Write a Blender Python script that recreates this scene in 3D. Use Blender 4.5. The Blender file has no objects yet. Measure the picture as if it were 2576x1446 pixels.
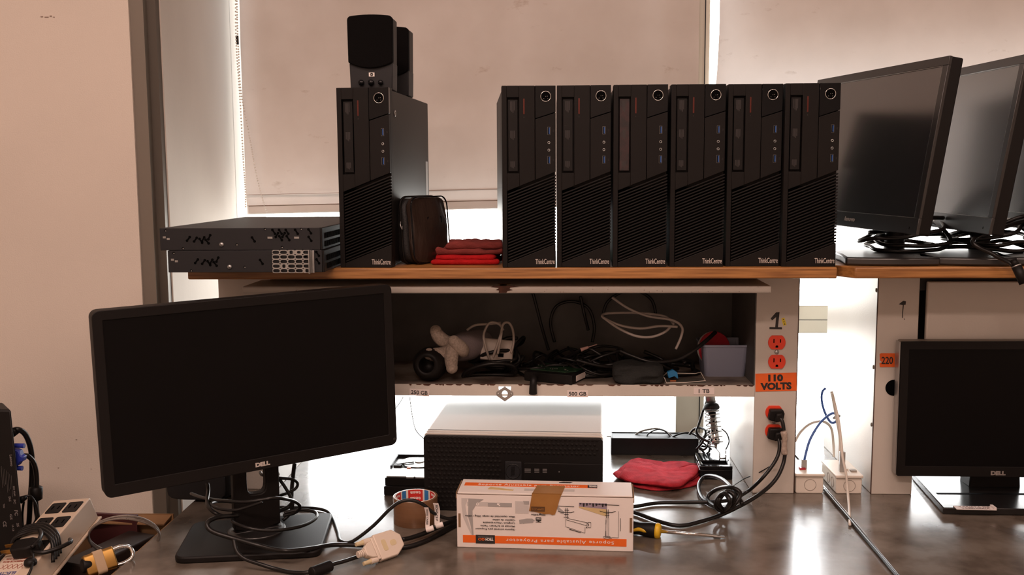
import bpy, bmesh, math, random
from math import sin, cos, pi, radians
from mathutils import Vector, Matrix, noise

# ---------------------------------------------------------------- camera
CX, CY, CZ = .0106, -2.0035, .6569
YAW, PITCH, ROLL, F = .0449, .1128, -.0062, 2481.36
_fw = Vector((-sin(YAW)*cos(PITCH), cos(YAW)*cos(PITCH), -sin(PITCH)))
_r = Vector((cos(YAW), sin(YAW), 0)); _u = _r.cross(_fw)
_R = cos(ROLL)*_r + sin(ROLL)*_u; _U = -sin(ROLL)*_r + cos(ROLL)*_u
CAM = Vector((CX, CY, CZ))
sc = bpy.context.scene
cd = bpy.data.cameras.new('camera'); cd.sensor_width = 36; cd.lens = F*36/2576; cd.clip_start = .02
co = bpy.data.objects.new('camera', cd); sc.collection.objects.link(co)
co.matrix_world = Matrix((( _R.x, _U.x, -_fw.x, CX), (_R.y, _U.y, -_fw.y, CY), (_R.z, _U.z, -_fw.z, CZ), (0, 0, 0, 1)))
sc.camera = co
sc.view_settings.view_transform = 'Standard'; sc.view_settings.look = 'None'
sc.view_settings.exposure = 0; sc.view_settings.gamma = 1; sc.view_settings.use_curve_mapping = False

# ---------------------------------------------------------------- world: an overcast, very bright sky
w = bpy.data.worlds.new('sky'); sc.world = w; w.use_nodes = True
wn = w.node_tree; wb = wn.nodes['Background']
tc = wn.nodes.new('ShaderNodeTexCoord'); sx = wn.nodes.new('ShaderNodeSeparateXYZ')
cr = wn.nodes.new('ShaderNodeValToRGB')
wn.links.new(tc.outputs['Generated'], sx.inputs[0]); wn.links.new(sx.outputs['Z'], cr.inputs[0])
cr.color_ramp.elements[0].position = 0; cr.color_ramp.elements[0].color = (.72, .70, .66, 1)
cr.color_ramp.elements[1].position = .25; cr.color_ramp.elements[1].color = (.97, .985, 1, 1)
# the haze straight outside the window is brightest; sky and ground fall off to the sides
c2 = wn.nodes.new('ShaderNodeValToRGB'); wn.links.new(sx.outputs['Y'], c2.inputs[0])
c2.color_ramp.elements[0].position = .45; c2.color_ramp.elements[0].color = (.10, .10, .10, 1)
c2.color_ramp.elements[1].position = .86; c2.color_ramp.elements[1].color = (1, 1, 1, 1)
mu = wn.nodes.new('ShaderNodeMix'); mu.data_type = 'RGBA'; mu.blend_type = 'MULTIPLY'; mu.inputs[0].default_value = 1
wn.links.new(cr.outputs[0], mu.inputs[6]); wn.links.new(c2.outputs[0], mu.inputs[7])
wn.links.new(mu.outputs[2], wb.inputs[0]); wb.inputs[1].default_value = 15

def area_light(name, loc, rot, sx_, sy_, power, color=(1, 1, 1), portal=False, parent=None):
    l = bpy.data.lights.new(name, 'AREA'); l.shape = 'RECTANGLE'; l.size = sx_; l.size_y = sy_
    l.energy = power; l.color = color
    if portal: l.cycles.is_portal = True
    o = bpy.data.objects.new(name, l); sc.collection.objects.link(o); o.location = loc; o.rotation_euler = rot
    if parent: o.parent = parent
    return o
# the window openings as sampling portals for the sky
area_light('window_portal', (-.26, .70, .75), (radians(-90), 0, 0), 1.2, 1.9, 1, portal=True)
area_light('window_portal', (1.2, .70, .75), (radians(-90), 0, 0), 1.6, 1.9, 1, portal=True)
LAMP_COL = (1.0, .72, .615)
LAMPS = [(-.75, -1.3, 17), (.85, -1.3, 13), (-.35, -2.7, 39)]      # x, y, watts of the three ceiling lamps (built below)

# ---------------------------------------------------------------- helpers
def at(px, py, Y):
    d = _fw + _R*(px-1288)/F - _U*(py-723)/F
    return CAM + d*((Y-CY)/d.y)
def onz(px, py, Z):
    d = _fw + _R*(px-1288)/F - _U*(py-723)/F
    return CAM + d*((Z-CZ)/d.z)

def lin(c):
    c /= 255
    return c/12.92 if c <= .04045 else ((c+.055)/1.055)**2.4
def S(r, g, b): return (lin(r), lin(g), lin(b), 1)

MATS = {}
def mat(name, col, rough=.5, metal=0, spec=.5, noise_amt=0, nscale=20, col2=None, bump=0, bscale=60, coat=0, trans=0, rvar=0, stretch=None, detail=6, pos=(.35, .65)):
    if name in MATS: return MATS[name]
    m = bpy.data.materials.new(name); m.use_nodes = True; nt = m.node_tree; b = nt.nodes['Principled BSDF']
    if len(col) == 3: col = (*col, 1)
    b.inputs['Base Color'].default_value = col; b.inputs['Roughness'].default_value = rough
    b.inputs['Metallic'].default_value = metal; b.inputs['Specular IOR Level'].default_value = spec
    if coat: b.inputs['Coat Weight'].default_value = coat; b.inputs['Coat Roughness'].default_value = .2
    if trans: b.inputs['Transmission Weight'].default_value = trans
    t = nt.nodes.new('ShaderNodeTexCoord'); mp = nt.nodes.new('ShaderNodeMapping')
    nt.links.new(t.outputs['Object'], mp.inputs[0])
    if stretch: mp.inputs['Scale'].default_value = stretch
    if noise_amt or rvar:
        n = nt.nodes.new('ShaderNodeTexNoise'); n.inputs['Scale'].default_value = nscale; n.inputs['Detail'].default_value = detail
        nt.links.new(mp.outputs[0], n.inputs[0])
    if noise_amt:
        c2 = col2 or tuple(x*(1-noise_amt) for x in col[:3])
        r = nt.nodes.new('ShaderNodeValToRGB'); r.color_ramp.elements[0].position = pos[0]; r.color_ramp.elements[1].position = pos[1]
        r.color_ramp.elements[0].color = (*c2[:3], 1); r.color_ramp.elements[1].color = col
        nt.links.new(n.outputs[0], r.inputs[0]); nt.links.new(r.outputs[0], b.inputs['Base Color'])
    if rvar:
        mr = nt.nodes.new('ShaderNodeMapRange'); mr.inputs[3].default_value = rough-rvar; mr.inputs[4].default_value = rough+rvar
        nt.links.new(n.outputs[0], mr.inputs[0]); nt.links.new(mr.outputs[0], b.inputs['Roughness'])
    if bump:
        n2 = nt.nodes.new('ShaderNodeTexNoise'); n2.inputs['Scale'].default_value = bscale; n2.inputs['Detail'].default_value = 4
        nt.links.new(mp.outputs[0], n2.inputs[0]); bp = nt.nodes.new('ShaderNodeBump')
        bp.inputs['Strength'].default_value = bump; bp.inputs['Distance'].default_value = .002
        nt.links.new(n2.outputs[0], bp.inputs['Height']); nt.links.new(bp.outputs[0], b.inputs['Normal'])
    MATS[name] = m; return m

M = dict(
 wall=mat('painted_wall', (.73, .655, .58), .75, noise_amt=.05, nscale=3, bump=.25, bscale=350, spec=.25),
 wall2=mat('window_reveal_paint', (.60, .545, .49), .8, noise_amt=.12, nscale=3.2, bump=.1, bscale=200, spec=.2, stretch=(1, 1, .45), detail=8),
 ceil=mat('ceiling_paint', (.72, .70, .68), .8),
 floor=mat('floor_tile', (.30, .27, .25), .45, noise_amt=.3, nscale=6),
 alu=mat('brown_aluminium', (.23, .205, .175), .45, metal=.55),
 frame=mat('window_aluminium', (.56, .53, .45), .45, metal=.35),
 seam=mat('dark_seam', (.02, .02, .02), .6),
 blind=mat('blind_fabric', (.80, .74, .70), .85, noise_amt=.10, nscale=4.5, spec=.15, bump=.05, bscale=250, detail=8, col2=(.69, .62, .57)),
 bead=mat('bead_plastic', (.85, .80, .74), .4),
 desk=mat('desk_laminate', (.175, .148, .122), .20, noise_amt=.5, nscale=15, detail=14, rvar=.04, spec=.6, col2=(.096, .076, .060), bump=.02, bscale=300, pos=(.36, .64)),
 deskedge=mat('desk_edge_band', (.02, .018, .016), .4),
 wood=mat('shelf_oak', (.44, .20, .058), .42, noise_amt=.6, nscale=7, stretch=(1.2, 14, 26), detail=10, col2=(.22, .088, .022), coat=.2),
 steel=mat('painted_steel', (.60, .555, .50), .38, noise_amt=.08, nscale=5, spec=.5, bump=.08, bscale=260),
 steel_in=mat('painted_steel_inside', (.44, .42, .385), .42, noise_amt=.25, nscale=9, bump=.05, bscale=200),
 steel_back=mat('grimy_shaded_cabinet_back', (.085, .08, .072), .6, noise_amt=.4, nscale=9),  # dirty grey back panel, darkened further to put the compartment's shade into it
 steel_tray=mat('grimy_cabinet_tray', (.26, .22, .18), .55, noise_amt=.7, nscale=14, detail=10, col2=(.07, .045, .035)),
 rust=mat('rust_patch', (.085, .03, .015), .85, noise_amt=.6, nscale=80),
 black=mat('black_plastic', (.0082, .0066, .0060), .5, spec=.18, bump=.04, bscale=900),
 black2=mat('black_satin_plastic', (.0075, .0063, .006), .48, spec=.22),
 slate=mat('slate_metal', (.019, .019, .021), .5, spec=.25, bump=.03, bscale=500),
 grille=mat('speaker_cloth', (.004, .0035, .0035), .95, spec=.1, bump=.3, bscale=1500),
 gloss=mat('gloss_black', (.004, .004, .005), .08, spec=.25),
 hole=mat('hole_black', (.002, .002, .002), .9, spec=.05),
 screen=mat('lcd_screen', (.0045, .004, .004), .3, spec=.10),
 screen2=mat('lcd_matte_screen', (.010, .010, .011), .25, spec=1.6, coat=1),
 bezel2=mat('monitor_bezel', (.013, .012, .012), .32, spec=.8),
 chrome=mat('chrome', (.75, .74, .72), .15, metal=1),
 silver=mat('brushed_silver', (.42, .41, .40), .35, metal=.9),
 galv=mat('galvanised_steel', (.45, .45, .44), .38, metal=.85, noise_amt=.2, nscale=60),
 letter=mat('letter_silver', (.62, .56, .52), .4, metal=.3),
 usb=mat('usb_blue', (.015, .07, .25), .4),
 redslot=mat('copper_slot', (.10, .018, .012), .35, metal=.4),
 mark=mat('faint_grey_print', (.026, .022, .021), .6),
 cable=mat('black_cable', (.009, .008, .0075), .33, spec=.35),
 cableg=mat('grey_cable', (.30, .27, .24), .45),
 cablew=mat('white_cable', (.66, .60, .53), .5),
 cableb=mat('blue_cable', (.05, .13, .42), .4),
 redcloth=mat('red_cloth', (.47, .032, .045), .95, noise_amt=.3, nscale=55, spec=.1, bump=.7, bscale=420),
 redcloth2=mat('bright_red_cloth', (.42, .012, .014), .95, noise_amt=.25, nscale=45, spec=.1, bump=.6, bscale=380),
 redcloth3=mat('dull_red_cloth', (.20, .040, .035), .95, noise_amt=.25, nscale=45, spec=.1, bump=.7, bscale=300, stretch=(1, 1, 3)),
 dellgrey=mat('computer_case_grey', (.62, .58, .53), .36, spec=.5, bump=.03, bscale=500),
 card=mat('cardboard', (.30, .165, .075), .85, noise_amt=.2, nscale=12),
 cardedge=mat('cardboard_inner', (.20, .115, .06), .9),
 boxwhite=mat('printed_white_card', (.80, .73, .69), .38, spec=.4, noise_amt=.03, nscale=5),
 orange=mat('orange_print', (.80, .14, .015), .4),
 ink=mat('black_ink', (.02, .017, .016), .6),
 greyink=mat('grey_ink', (.36, .34, .33), .6),
 inkpale=mat('pale_grey_ink', (.55, .51, .49), .6),
 purple=mat('purple_grey_ink', (.30, .24, .30), .6), yellowp=mat('pale_yellow_ink', (.60, .45, .22), .6),
 whiteink=mat('white_ink', (.88, .82, .78), .5),
 ptape=mat('brown_packing_tape', (.36, .17, .045), .22, spec=.5, noise_amt=.2, nscale=20, col2=(.30, .135, .032)),
 tapewind=mat('tape_winding', (.20, .10, .05), .25, noise_amt=.15, nscale=4, stretch=(1, 1, 40)),
 tapered=mat('tesa_red', (.62, .035, .025), .5), tapeblue=mat('tesa_blue', (.03, .20, .48), .5), tapewhite=mat('core_white', (.72, .66, .58), .6),
 ivory=mat('ivory_plastic', (.66, .56, .47), .45, bump=.03), ivory2=mat('yellowed_plastic', (.60, .49, .30), .45),
 oorange=mat('receptacle_orange', (.78, .055, .02), .4),
 sticker=mat('orange_sticker', (.82, .13, .015), .5, noise_amt=.08, nscale=60),
 paper=mat('paper_label', (.74, .66, .63), .6),
 yellow=mat('yellow_rubber', (.75, .46, .02), .4), yellowst=mat('yellow_sticker', (.72, .55, .03), .5),
 boxsurf=mat('surface_box_plastic', (.78, .72, .64), .45),
 brass=mat('brass', (.42, .24, .07), .35, metal=1), mask=mat('masking_tape', (.42, .30, .19), .8),
 cream=mat('cream_enamel', (.60, .48, .37), .35, noise_amt=.06, nscale=15),
 pcb=mat('green_circuit_board', (.012, .05, .02), .4, noise_amt=.6, nscale=220),
 glove=mat('grey_foam_glove', (.40, .32, .26), .9, noise_amt=.35, nscale=260, bump=.3, bscale=300),
 gloveb=mat('glove_back_knit', (.16, .13, .13), .95, bump=.4, bscale=300),
 bin=mat('blue_grey_plastic', (.23, .25, .33), .5), bluepl=mat('blue_plastic', (.02, .20, .45), .5),
 blister=mat('clear_blister', (.35, .34, .32), .15, spec=.6), redpl=mat('red_plastic', (.42, .02, .035), .35),
 pouch=mat('pouch_nylon', (.010, .009, .009), .55, bump=.5, bscale=500), pouchface=mat('pouch_glossy_face', (.030, .018, .013), .36, spec=.5, bump=1, bscale=26, stretch=(3, 3, .5)),
 vgablue=mat('vga_blue', (.02, .035, .30), .45), rope=mat('wire_rope', (.36, .32, .29), .45, metal=.5, bump=.8, bscale=500),
 emit=None)
e = bpy.data.materials.new('lamp_diffuser'); e.use_nodes = True
eb = e.node_tree.nodes['Principled BSDF']; eb.inputs['Emission Color'].default_value = (*LAMP_COL, 1); eb.inputs['Emission Strength'].default_value = 1.6
M['emit'] = e
# thin pane glass
g = bpy.data.materials.new('pane_glass'); g.use_nodes = True; nt = g.node_tree; nt.nodes.clear()
go = nt.nodes.new('ShaderNodeOutputMaterial'); gm = nt.nodes.new('ShaderNodeMixShader'); gt = nt.nodes.new('ShaderNodeBsdfTransparent')
gg = nt.nodes.new('ShaderNodeBsdfGlossy'); gg.inputs['Roughness'].default_value = .02; gm.inputs[0].default_value = .05
nt.links.new(gt.outputs[0], gm.inputs[1]); nt.links.new(gg.outputs[0], gm.inputs[2]); nt.links.new(gm.outputs[0], go.inputs[0]); M['glass'] = g
# blind fabric lets a little daylight through
nt = M['blind'].node_tree; b = nt.nodes['Principled BSDF']
tcb = nt.nodes.new('ShaderNodeTexCoord'); mpb = nt.nodes.new('ShaderNodeMapping'); mpb.inputs['Scale'].default_value = (1, 1, 2.2); nt.links.new(tcb.outputs['Object'], mpb.inputs[0])
nb = nt.nodes.new('ShaderNodeTexNoise'); nb.inputs['Scale'].default_value = 11; nb.inputs['Detail'].default_value = 9; nb.inputs['Roughness'].default_value = .68; nt.links.new(mpb.outputs[0], nb.inputs[0])
rb = nt.nodes.new('ShaderNodeValToRGB'); rb.color_ramp.elements[0].position = .62; rb.color_ramp.elements[0].color = (1, 1, 1, 1); rb.color_ramp.elements[1].position = .75; rb.color_ramp.elements[1].color = (.70, .62, .55, 1); nt.links.new(nb.outputs[0], rb.inputs[0])
mb = nt.nodes.new('ShaderNodeMix'); mb.data_type = 'RGBA'; mb.blend_type = 'MULTIPLY'; mb.inputs[0].default_value = 1
lk0 = b.inputs['Base Color'].links[0]; nt.links.new(lk0.from_socket, mb.inputs[6]); nt.links.new(rb.outputs[0], mb.inputs[7]); nt.links.new(mb.outputs[2], b.inputs['Base Color'])
tr = nt.nodes.new('ShaderNodeBsdfTranslucent'); tr.inputs[0].default_value = (.86, .85, .84, 1)
mx = nt.nodes.new('ShaderNodeMixShader'); mx.inputs[0].default_value = .08
nt.links.new(b.outputs[0], mx.inputs[1]); nt.links.new(tr.outputs[0], mx.inputs[2]); nt.links.new(mx.outputs[0], nt.nodes['Material Output'].inputs[0])

def wm(o):
    m = Matrix.LocRotScale(o.location, o.rotation_euler, None)
    return wm(o.parent) @ m if o.parent else m

def tag(o, label=None, cat=None, group=None, kind=None):
    if label: o['label'] = label
    if cat: o['category'] = cat
    if group: o['group'] = group
    if kind: o['kind'] = kind
    return o
def thing(name, label, cat, loc=(0, 0, 0), rotz=0, group=None):
    o = bpy.data.objects.new(name, None); sc.collection.objects.link(o); o.empty_display_size = .02
    o.location = loc; o.rotation_euler = (0, 0, rotz)
    return tag(o, label, cat, group)
def obj(name, bm, m, parent=None, world=False, smooth=False, xf=None, loc=None, bevel=0, label=None):
    if xf is not None: bm.transform(xf)
    if world and parent is not None: bm.transform(wm(parent).inverted())
    if loc is not None: bm.transform(Matrix.Translation(-Vector(loc)))
    bmesh.ops.recalc_face_normals(bm, faces=bm.faces)
    me = bpy.data.meshes.new(name); bm.to_mesh(me); bm.free(); me.materials.append(m)
    if smooth:
        for p in me.polygons: p.use_smooth = True
    o = bpy.data.objects.new(name, me); sc.collection.objects.link(o); o.parent = parent
    if loc is not None: o.location = loc
    if bevel:
        bv = o.modifiers.new('bevel', 'BEVEL'); bv.width = bevel; bv.segments = 2; bv.limit_method = 'ANGLE'; bv.angle_limit = radians(50)
        if not smooth:
            for p in me.polygons: p.use_smooth = True
            try:
                me.set_sharp_from_angle(angle=radians(35))
            except Exception: pass
    if label: o['label'] = label
    return o
def single(name, bm, m, label, cat, loc, group=None, smooth=False, bevel=0):
    return tag(obj(name, bm, m, None, smooth=smooth, loc=loc, bevel=bevel), label, cat, group)
def struct(name, bm, m, parent=None, **k):
    o = obj(name, bm, m, parent, **k)
    if parent is None: o['kind'] = 'structure'
    return o
def copy_tree(o, parent=None):
    c = o.copy(); sc.collection.objects.link(c); c.parent = parent
    for ch in [x for x in list(o.children)]: copy_tree(ch, c)
    return c
def children_first(o): return list(o.children)

B = bmesh.new
def box(bm, x0, x1, y0, y1, z0, z1, xf=None):
    vs = [bm.verts.new(Vector(p)) for p in ((x0, y0, z0), (x1, y0, z0), (x1, y1, z0), (x0, y1, z0), (x0, y0, z1), (x1, y0, z1), (x1, y1, z1), (x0, y1, z1))]
    if xf is not None:
        for v in vs: v.co = xf @ v.co
    for f in ((0, 3, 2, 1), (4, 5, 6, 7), (0, 1, 5, 4), (1, 2, 6, 5), (2, 3, 7, 6), (3, 0, 4, 7)): bm.faces.new([vs[i] for i in f])
    return bm
def rbox(bm, x0, x1, y0, y1, z0, z1, r, seg=3, axis='y', xf=None):
    """box whose outline (seen along axis) has rounded corners"""
    if axis == 'y': a0, a1, b0, b1, c0, c1 = x0, x1, z0, z1, y0, y1; f = lambda a, b, c: (a, c, b)
    elif axis == 'z': a0, a1, b0, b1, c0, c1 = x0, x1, y0, y1, z0, z1; f = lambda a, b, c: (a, b, c)
    else: a0, a1, b0, b1, c0, c1 = y0, y1, z0, z1, x0, x1; f = lambda a, b, c: (c, a, b)
    pts = []
    for cx, cy, s in ((a1-r, b1-r, 0), (a0+r, b1-r, 90), (a0+r, b0+r, 180), (a1-r, b0+r, 270)):
        for k in range(seg+1):
            t = radians(s+90*k/seg); pts.append((cx+r*cos(t), cy+r*sin(t)))
    return prism(bm, pts, c0, c1, f, xf)
def prism(bm, pts, c0, c1, f=lambda a, b, c: (a, c, b), xf=None):
    A = [bm.verts.new(Vector(f(a, b, c0))) for a, b in pts]; Bv = [bm.verts.new(Vector(f(a, b, c1))) for a, b in pts]
    if xf is not None:
        for v in A+Bv: v.co = xf @ v.co
    n = len(pts); bm.faces.new(A); bm.faces.new(Bv[::-1])
    for i in range(n): bm.faces.new((A[i], Bv[i], Bv[(i+1) % n], A[(i+1) % n]))
    return bm
def frame_for(d):
    d = d.normalized(); u = Vector((0, 0, 1)) if abs(d.z) < .9 else Vector((1, 0, 0))
    a = d.cross(u).normalized(); return a, d.cross(a).normalized()
def cyl(bm, p0, p1, r0, r1=None, seg=20, caps=True):
    p0, p1 = Vector(p0), Vector(p1); r1 = r0 if r1 is None else r1; a, b = frame_for(p1-p0); L = []
    for p, r in ((p0, r0), (p1, r1)): L.append([bm.verts.new(p+a*r*cos(2*pi*k/seg)+b*r*sin(2*pi*k/seg)) for k in range(seg)])
    for k in range(seg): bm.faces.new((L[0][k], L[0][(k+1) % seg], L[1][(k+1) % seg], L[1][k]))
    if caps: bm.faces.new(L[0][::-1]); bm.faces.new(L[1])
    return bm
def lathe(bm, prof, org=(0, 0, 0), axis=(0, 0, 1), seg=32, closed=False):
    o, d = Vector(org), Vector(axis).normalized(); a, b = frame_for(d); rings = []
    for r, h in prof: rings.append([bm.verts.new(o+d*h+(a*cos(2*pi*k/seg)+b*sin(2*pi*k/seg))*max(r, 1e-5)) for k in range(seg)])
    n = len(rings)
    for i in range(n if closed else n-1):
        A, C = rings[i], rings[(i+1) % n]
        for k in range(seg): bm.faces.new((A[k], A[(k+1) % seg], C[(k+1) % seg], C[k]))
    if not closed: bm.faces.new(rings[0][::-1]); bm.faces.new(rings[-1])
    return bm
def spline(pts, sub=8):
    pts = [Vector(p) for p in pts]; n = len(pts); out = []
    for i in range(n-1):
        p0 = pts[max(i-1, 0)]; p1 = pts[i]; p2 = pts[i+1]; p3 = pts[min(i+2, n-1)]
        for k in range(sub):
            t = k/sub; t2 = t*t; t3 = t2*t
            out.append(.5*((2*p1)+(-p0+p2)*t+(2*p0-5*p1+4*p2-p3)*t2+(-p0+3*p1-3*p2+p3)*t3))
    out.append(pts[-1]); return out
def tube(bm, pts, r, seg=8, sub=8, smooth=True, flat=1.0):
    P = spline(pts, sub) if smooth else [Vector(p) for p in pts]
    n = len(P); a = None; L = []
    for i in range(n):
        d = (P[min(i+1, n-1)]-P[max(i-1, 0)])
        if d.length < 1e-9: d = Vector((0, 0, 1))
        d.normalize()
        if a is None: a, b = frame_for(d)
        else:
            a = (a-d*a.dot(d)); a = a.normalized() if a.length > 1e-6 else frame_for(d)[0]; b = d.cross(a)
        rr = r(i/(n-1)) if callable(r) else r
        L.append([bm.verts.new(P[i]+a*rr*cos(2*pi*k/seg)+b*rr*flat*sin(2*pi*k/seg)) for k in range(seg)])
    for i in range(n-1):
        for k in range(seg): bm.faces.new((L[i][k], L[i][(k+1) % seg], L[i+1][(k+1) % seg], L[i+1][k]))
    bm.faces.new(L[0][::-1]); bm.faces.new(L[-1]); return bm
_tc = {}
def text(s, h, width=None, depth=.0004, bold=0, spacing=1, rot=0, shear=0):
    """lettering centred on the origin in the XZ plane, read from -Y; h = capital height, width = total width"""
    key = (s, bold, spacing, shear)
    if key not in _tc:
        c = bpy.data.curves.new('t', 'FONT'); c.body = s; c.size = 1; c.extrude = .5; c.offset = bold; c.space_character = spacing
        c.align_x = 'CENTER'; c.shear = shear; c.resolution_u = 3
        o = bpy.data.objects.new('t', c); sc.collection.objects.link(o); bpy.context.view_layer.update()
        me = bpy.data.meshes.new_from_object(o.evaluated_get(bpy.context.evaluated_depsgraph_get()))
        bpy.data.objects.remove(o); bpy.data.curves.remove(c); _tc[key] = me
    bm = B(); bm.from_mesh(_tc[key])
    xs = [v.co.x for v in bm.verts]; cx = (min(xs)+max(xs))/2; wd = max(xs)-min(xs)
    sx_ = (width/wd) if width else h/.7
    for v in bm.verts:
        x, y, z = (v.co.x-cx)*sx_, v.co.y*h/.7-h/2, v.co.z*depth
        v.co = Vector((x, -z, y))
    if rot: bm.transform(Matrix.Rotation(rot, 4, 'Y'))
    return bm
def join(*bms):
    o = bms[0]
    for b2 in bms[1:]:
        me = bpy.data.meshes.new('x'); b2.to_mesh(me); b2.free(); o.from_mesh(me); bpy.data.meshes.remove(me)
    return o
T = Matrix.Translation
def RZ(a): return Matrix.Rotation(a, 4, 'Z')
def RX(a): return Matrix.Rotation(a, 4, 'X')
def RY(a): return Matrix.Rotation(a, 4, 'Y')
def pose(loc, yaw=0, tilt=0, roll=0): return T(Vector(loc)) @ RZ(yaw) @ RX(tilt) @ RY(roll)
def frame_mat(o, x, y, z): 
    return Matrix(((x.x, y.x, z.x, o.x), (x.y, y.y, z.y, o.y), (x.z, y.z, z.z, o.z), (0, 0, 0, 1)))

FLOOR = -.75
# ================================================================= the room
WX = -.85                       # plane of the window reveal
YW = .64                        # plane of the window
colX = at(322, 0, .12).x; 
struct('wall_left', box(B(), -2.4, -.902, .12, .9, FLOOR, 2.05), M['wall'])
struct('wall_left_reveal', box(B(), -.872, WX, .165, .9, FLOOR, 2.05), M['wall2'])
b_ = B(); box(b_, -.902, -.872, .125, .16, FLOOR, 2.05); struct('trim_1', b_, M['alu'])
b_ = B(); box(b_, -.872, -.853, .145, .165, FLOOR, 2.05); struct('trim_2', b_, mat('dark_profile', (.10, .085, .07), .5, metal=.4))
struct('wall_back_below_window', box(B(), WX, 2.4, YW, .9, FLOOR, -.10), M['wall'])
struct('wall_back_above_window', box(B(), WX, 2.4, YW, .9, 1.75, 2.05), M['wall'])
struct('wall_right', box(B(), 2.4, 2.5, -3.6, .9, FLOOR, 2.05), M['wall'])
struct('wall_left_side', box(B(), -2.5, -2.4, -3.6, .9, FLOOR, 2.05), M['wall'])
struct('wall_front', box(B(), -2.5, 2.5, -3.7, -3.6, FLOOR, 2.05), M['wall'])
struct('floor', box(B(), -2.5, 2.5, -3.7, .9, FLOOR-.1, FLOOR), M['floor'])
struct('ceiling', box(B(), -2.5, 2.5, -3.7, .9, 2.05, 2.15), M['ceil'])
# windows: frame, mullion, transom and panes
mx0, mx1 = at(1700, 1050, .6).x, at(1786, 100, .6).x
b_ = B(); box(b_, WX, 2.4, .60, YW+.01, -.10, -.035); box(b_, mx0, mx1, .60, YW+.01, -.035, 1.75); box(b_, mx1, 2.4, .615, YW, .237, .311)
box(b_, WX, 2.4, .60, YW+.01, 1.69, 1.75); box(b_, WX, mx0, .615, YW, .237, .311)
wf = struct('window_1', b_, M['frame'], bevel=.002)
xs = at(1774, 100, .598).x
obj('seam', box(B(), xs-.0012, xs+.0012, .5975, .6, -.035, 1.69), M['seam'], wf)
obj('seam', box(B(), mx1, 2.4, .613, .615, .272, .2735), M['seam'], wf)
obj('pane', box(B(), WX, mx0, .628, .632, -.035, 1.69), M['glass'], wf)
obj('pane', box(B(), mx1, 2.4, .628, .632, -.035, 1.69), M['glass'], wf)
# unseen boards added outside to dim the blinds, open beside the mullion and below
struct('added_shade_board_1', box(B(), -.79, .36, .70, .72, .60, 1.9), M['frame'])
struct('added_shade_board_2', box(B(), .455, 2.4, .70, .72, at(1900, 135, .64).z, 1.9), M['frame'])
# three ceiling lamps behind and above the camera
for i, (x, y, wv) in enumerate(LAMPS):
    l = thing('ceiling_light', ('long', 'long right-hand', 'long rear')[i]+' ceiling lamp panel above the desks, out of the picture', 'lamp', (x, y, 2.0), 0)
    obj('housing', box(B(), -.62, .62, -.17, .17, .012, .05), M['steel'], l)
    obj('diffuser', box(B(), -.6, .6, -.15, .15, .0, .012), M['emit'], l)
    area_light('lamp_tube', (0, 0, -.01), (0, 0, 0), 1.15, .28, wv, LAMP_COL, parent=l)
# roller blinds
def blind(xl, xr, ztop, zbot, y, label, hem, wob, name='roller_blind', slope=0):
    hang = lambda bm: [setattr(v.co, 'z', v.co.z+slope*(v.co.x-at(1150, 527, y).x)*(1-(v.co.z-zbot)/(ztop-zbot))) for v in bm.verts]
    t = thing(name, label, 'blind', ((xl(0)+xr(0))/2, y, zbot))
    bm = B(); nx, nz = 36, 44; g_ = []
    for j in range(nz+1):
        v = j/nz; z = zbot+(ztop-zbot)*v; row = []
        for i in range(nx+1):
            u = i/nx; x = xl(v)+(xr(v)-xl(v))*u
            yy = y+.006*sin(u*9+v*3)*wob+.010*noise.noise(Vector((u*3, v*2, xl(0))))*wob
            row.append(bm.verts.new((x, yy, z)))
        g_.append(row)
    for j in range(nz):
        for i in range(nx): bm.faces.new((g_[j][i], g_[j][i+1], g_[j+1][i+1], g_[j+1][i]))
    hang(bm); obj('fabric', bm, M['blind'], t, world=True, smooth=True)
    bm = B(); rbox(bm, xl(0)+.004, xr(0)-.004, y-.007, y+.004, zbot+.002, zbot+hem, .003); hang(bm); obj('hem_bar', bm, M['blind'], t, world=True, bevel=.002)
    bm = B()
    for hz in (hem, hem*2.3): box(bm, xl(.02)+.003, xr(0)-.003, y-.0088, y-.006+.004, zbot+hz, zbot+hz+.0011)
    hang(bm); obj('stitch_line', bm, mat('stitch', (.30, .2, .15), .9), t, world=True)
    cyl(b2 := B(), (xl(1), y, 1.67), (xr(1), y, 1.67), .02); obj('roller', b2, M['frame'], t, world=True, smooth=True)
    return t
zb = at(1150, 527, .585).z
bl_x = [(at(623, 537, .585).x), at(618, 470, .585).x, at(610, 279, .585).x, at(603, 100, .585).x, at(601, 0, .585).x]
def xl1(v):
    z = zb+(1.68-zb)*v
    zs = [at(623, 537, .585).z, at(618, 470, .585).z, at(610, 279, .585).z, at(603, 100, .585).z, at(601, 0, .585).z]
    if z >= zs[-1]: return bl_x[-1]
    for i in range(4):
        if z <= zs[i+1]:
            t = (z-zs[i])/(zs[i+1]-zs[i]); return bl_x[i]+(bl_x[i+1]-bl_x[i])*max(t, 0)
bl1 = blind(xl1, lambda v: at(1758, 100, .585).x, 1.68, zb, .585, 'wide pale roller blind with a bead chain behind the lone upright tower', .022, .6, slope=(at(1150, 527, .585).z-at(630, 539, .585).z)/(at(1150, 527, .585).x-at(630, 539, .585).x))
def xl2(v):
    z = zb+(1.68-zb)*v; z0 = at(1802, 205, .57).z; z1 = at(1811, 60, .57).z
    if z < z0: return at(1797, 205, .57).x
    return at(1801, 205, .57).x+(at(1811, 60, .57).x-at(1801, 205, .57).x)*min(1, ((z-z0)/(z1-z0))**.6)
blind(xl2, lambda v: 2.3, 1.68, zb-.01, .57, 'pale roller blind in the right-hand window behind the slim monitors', .022, 1.1)
bm = B()
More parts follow.
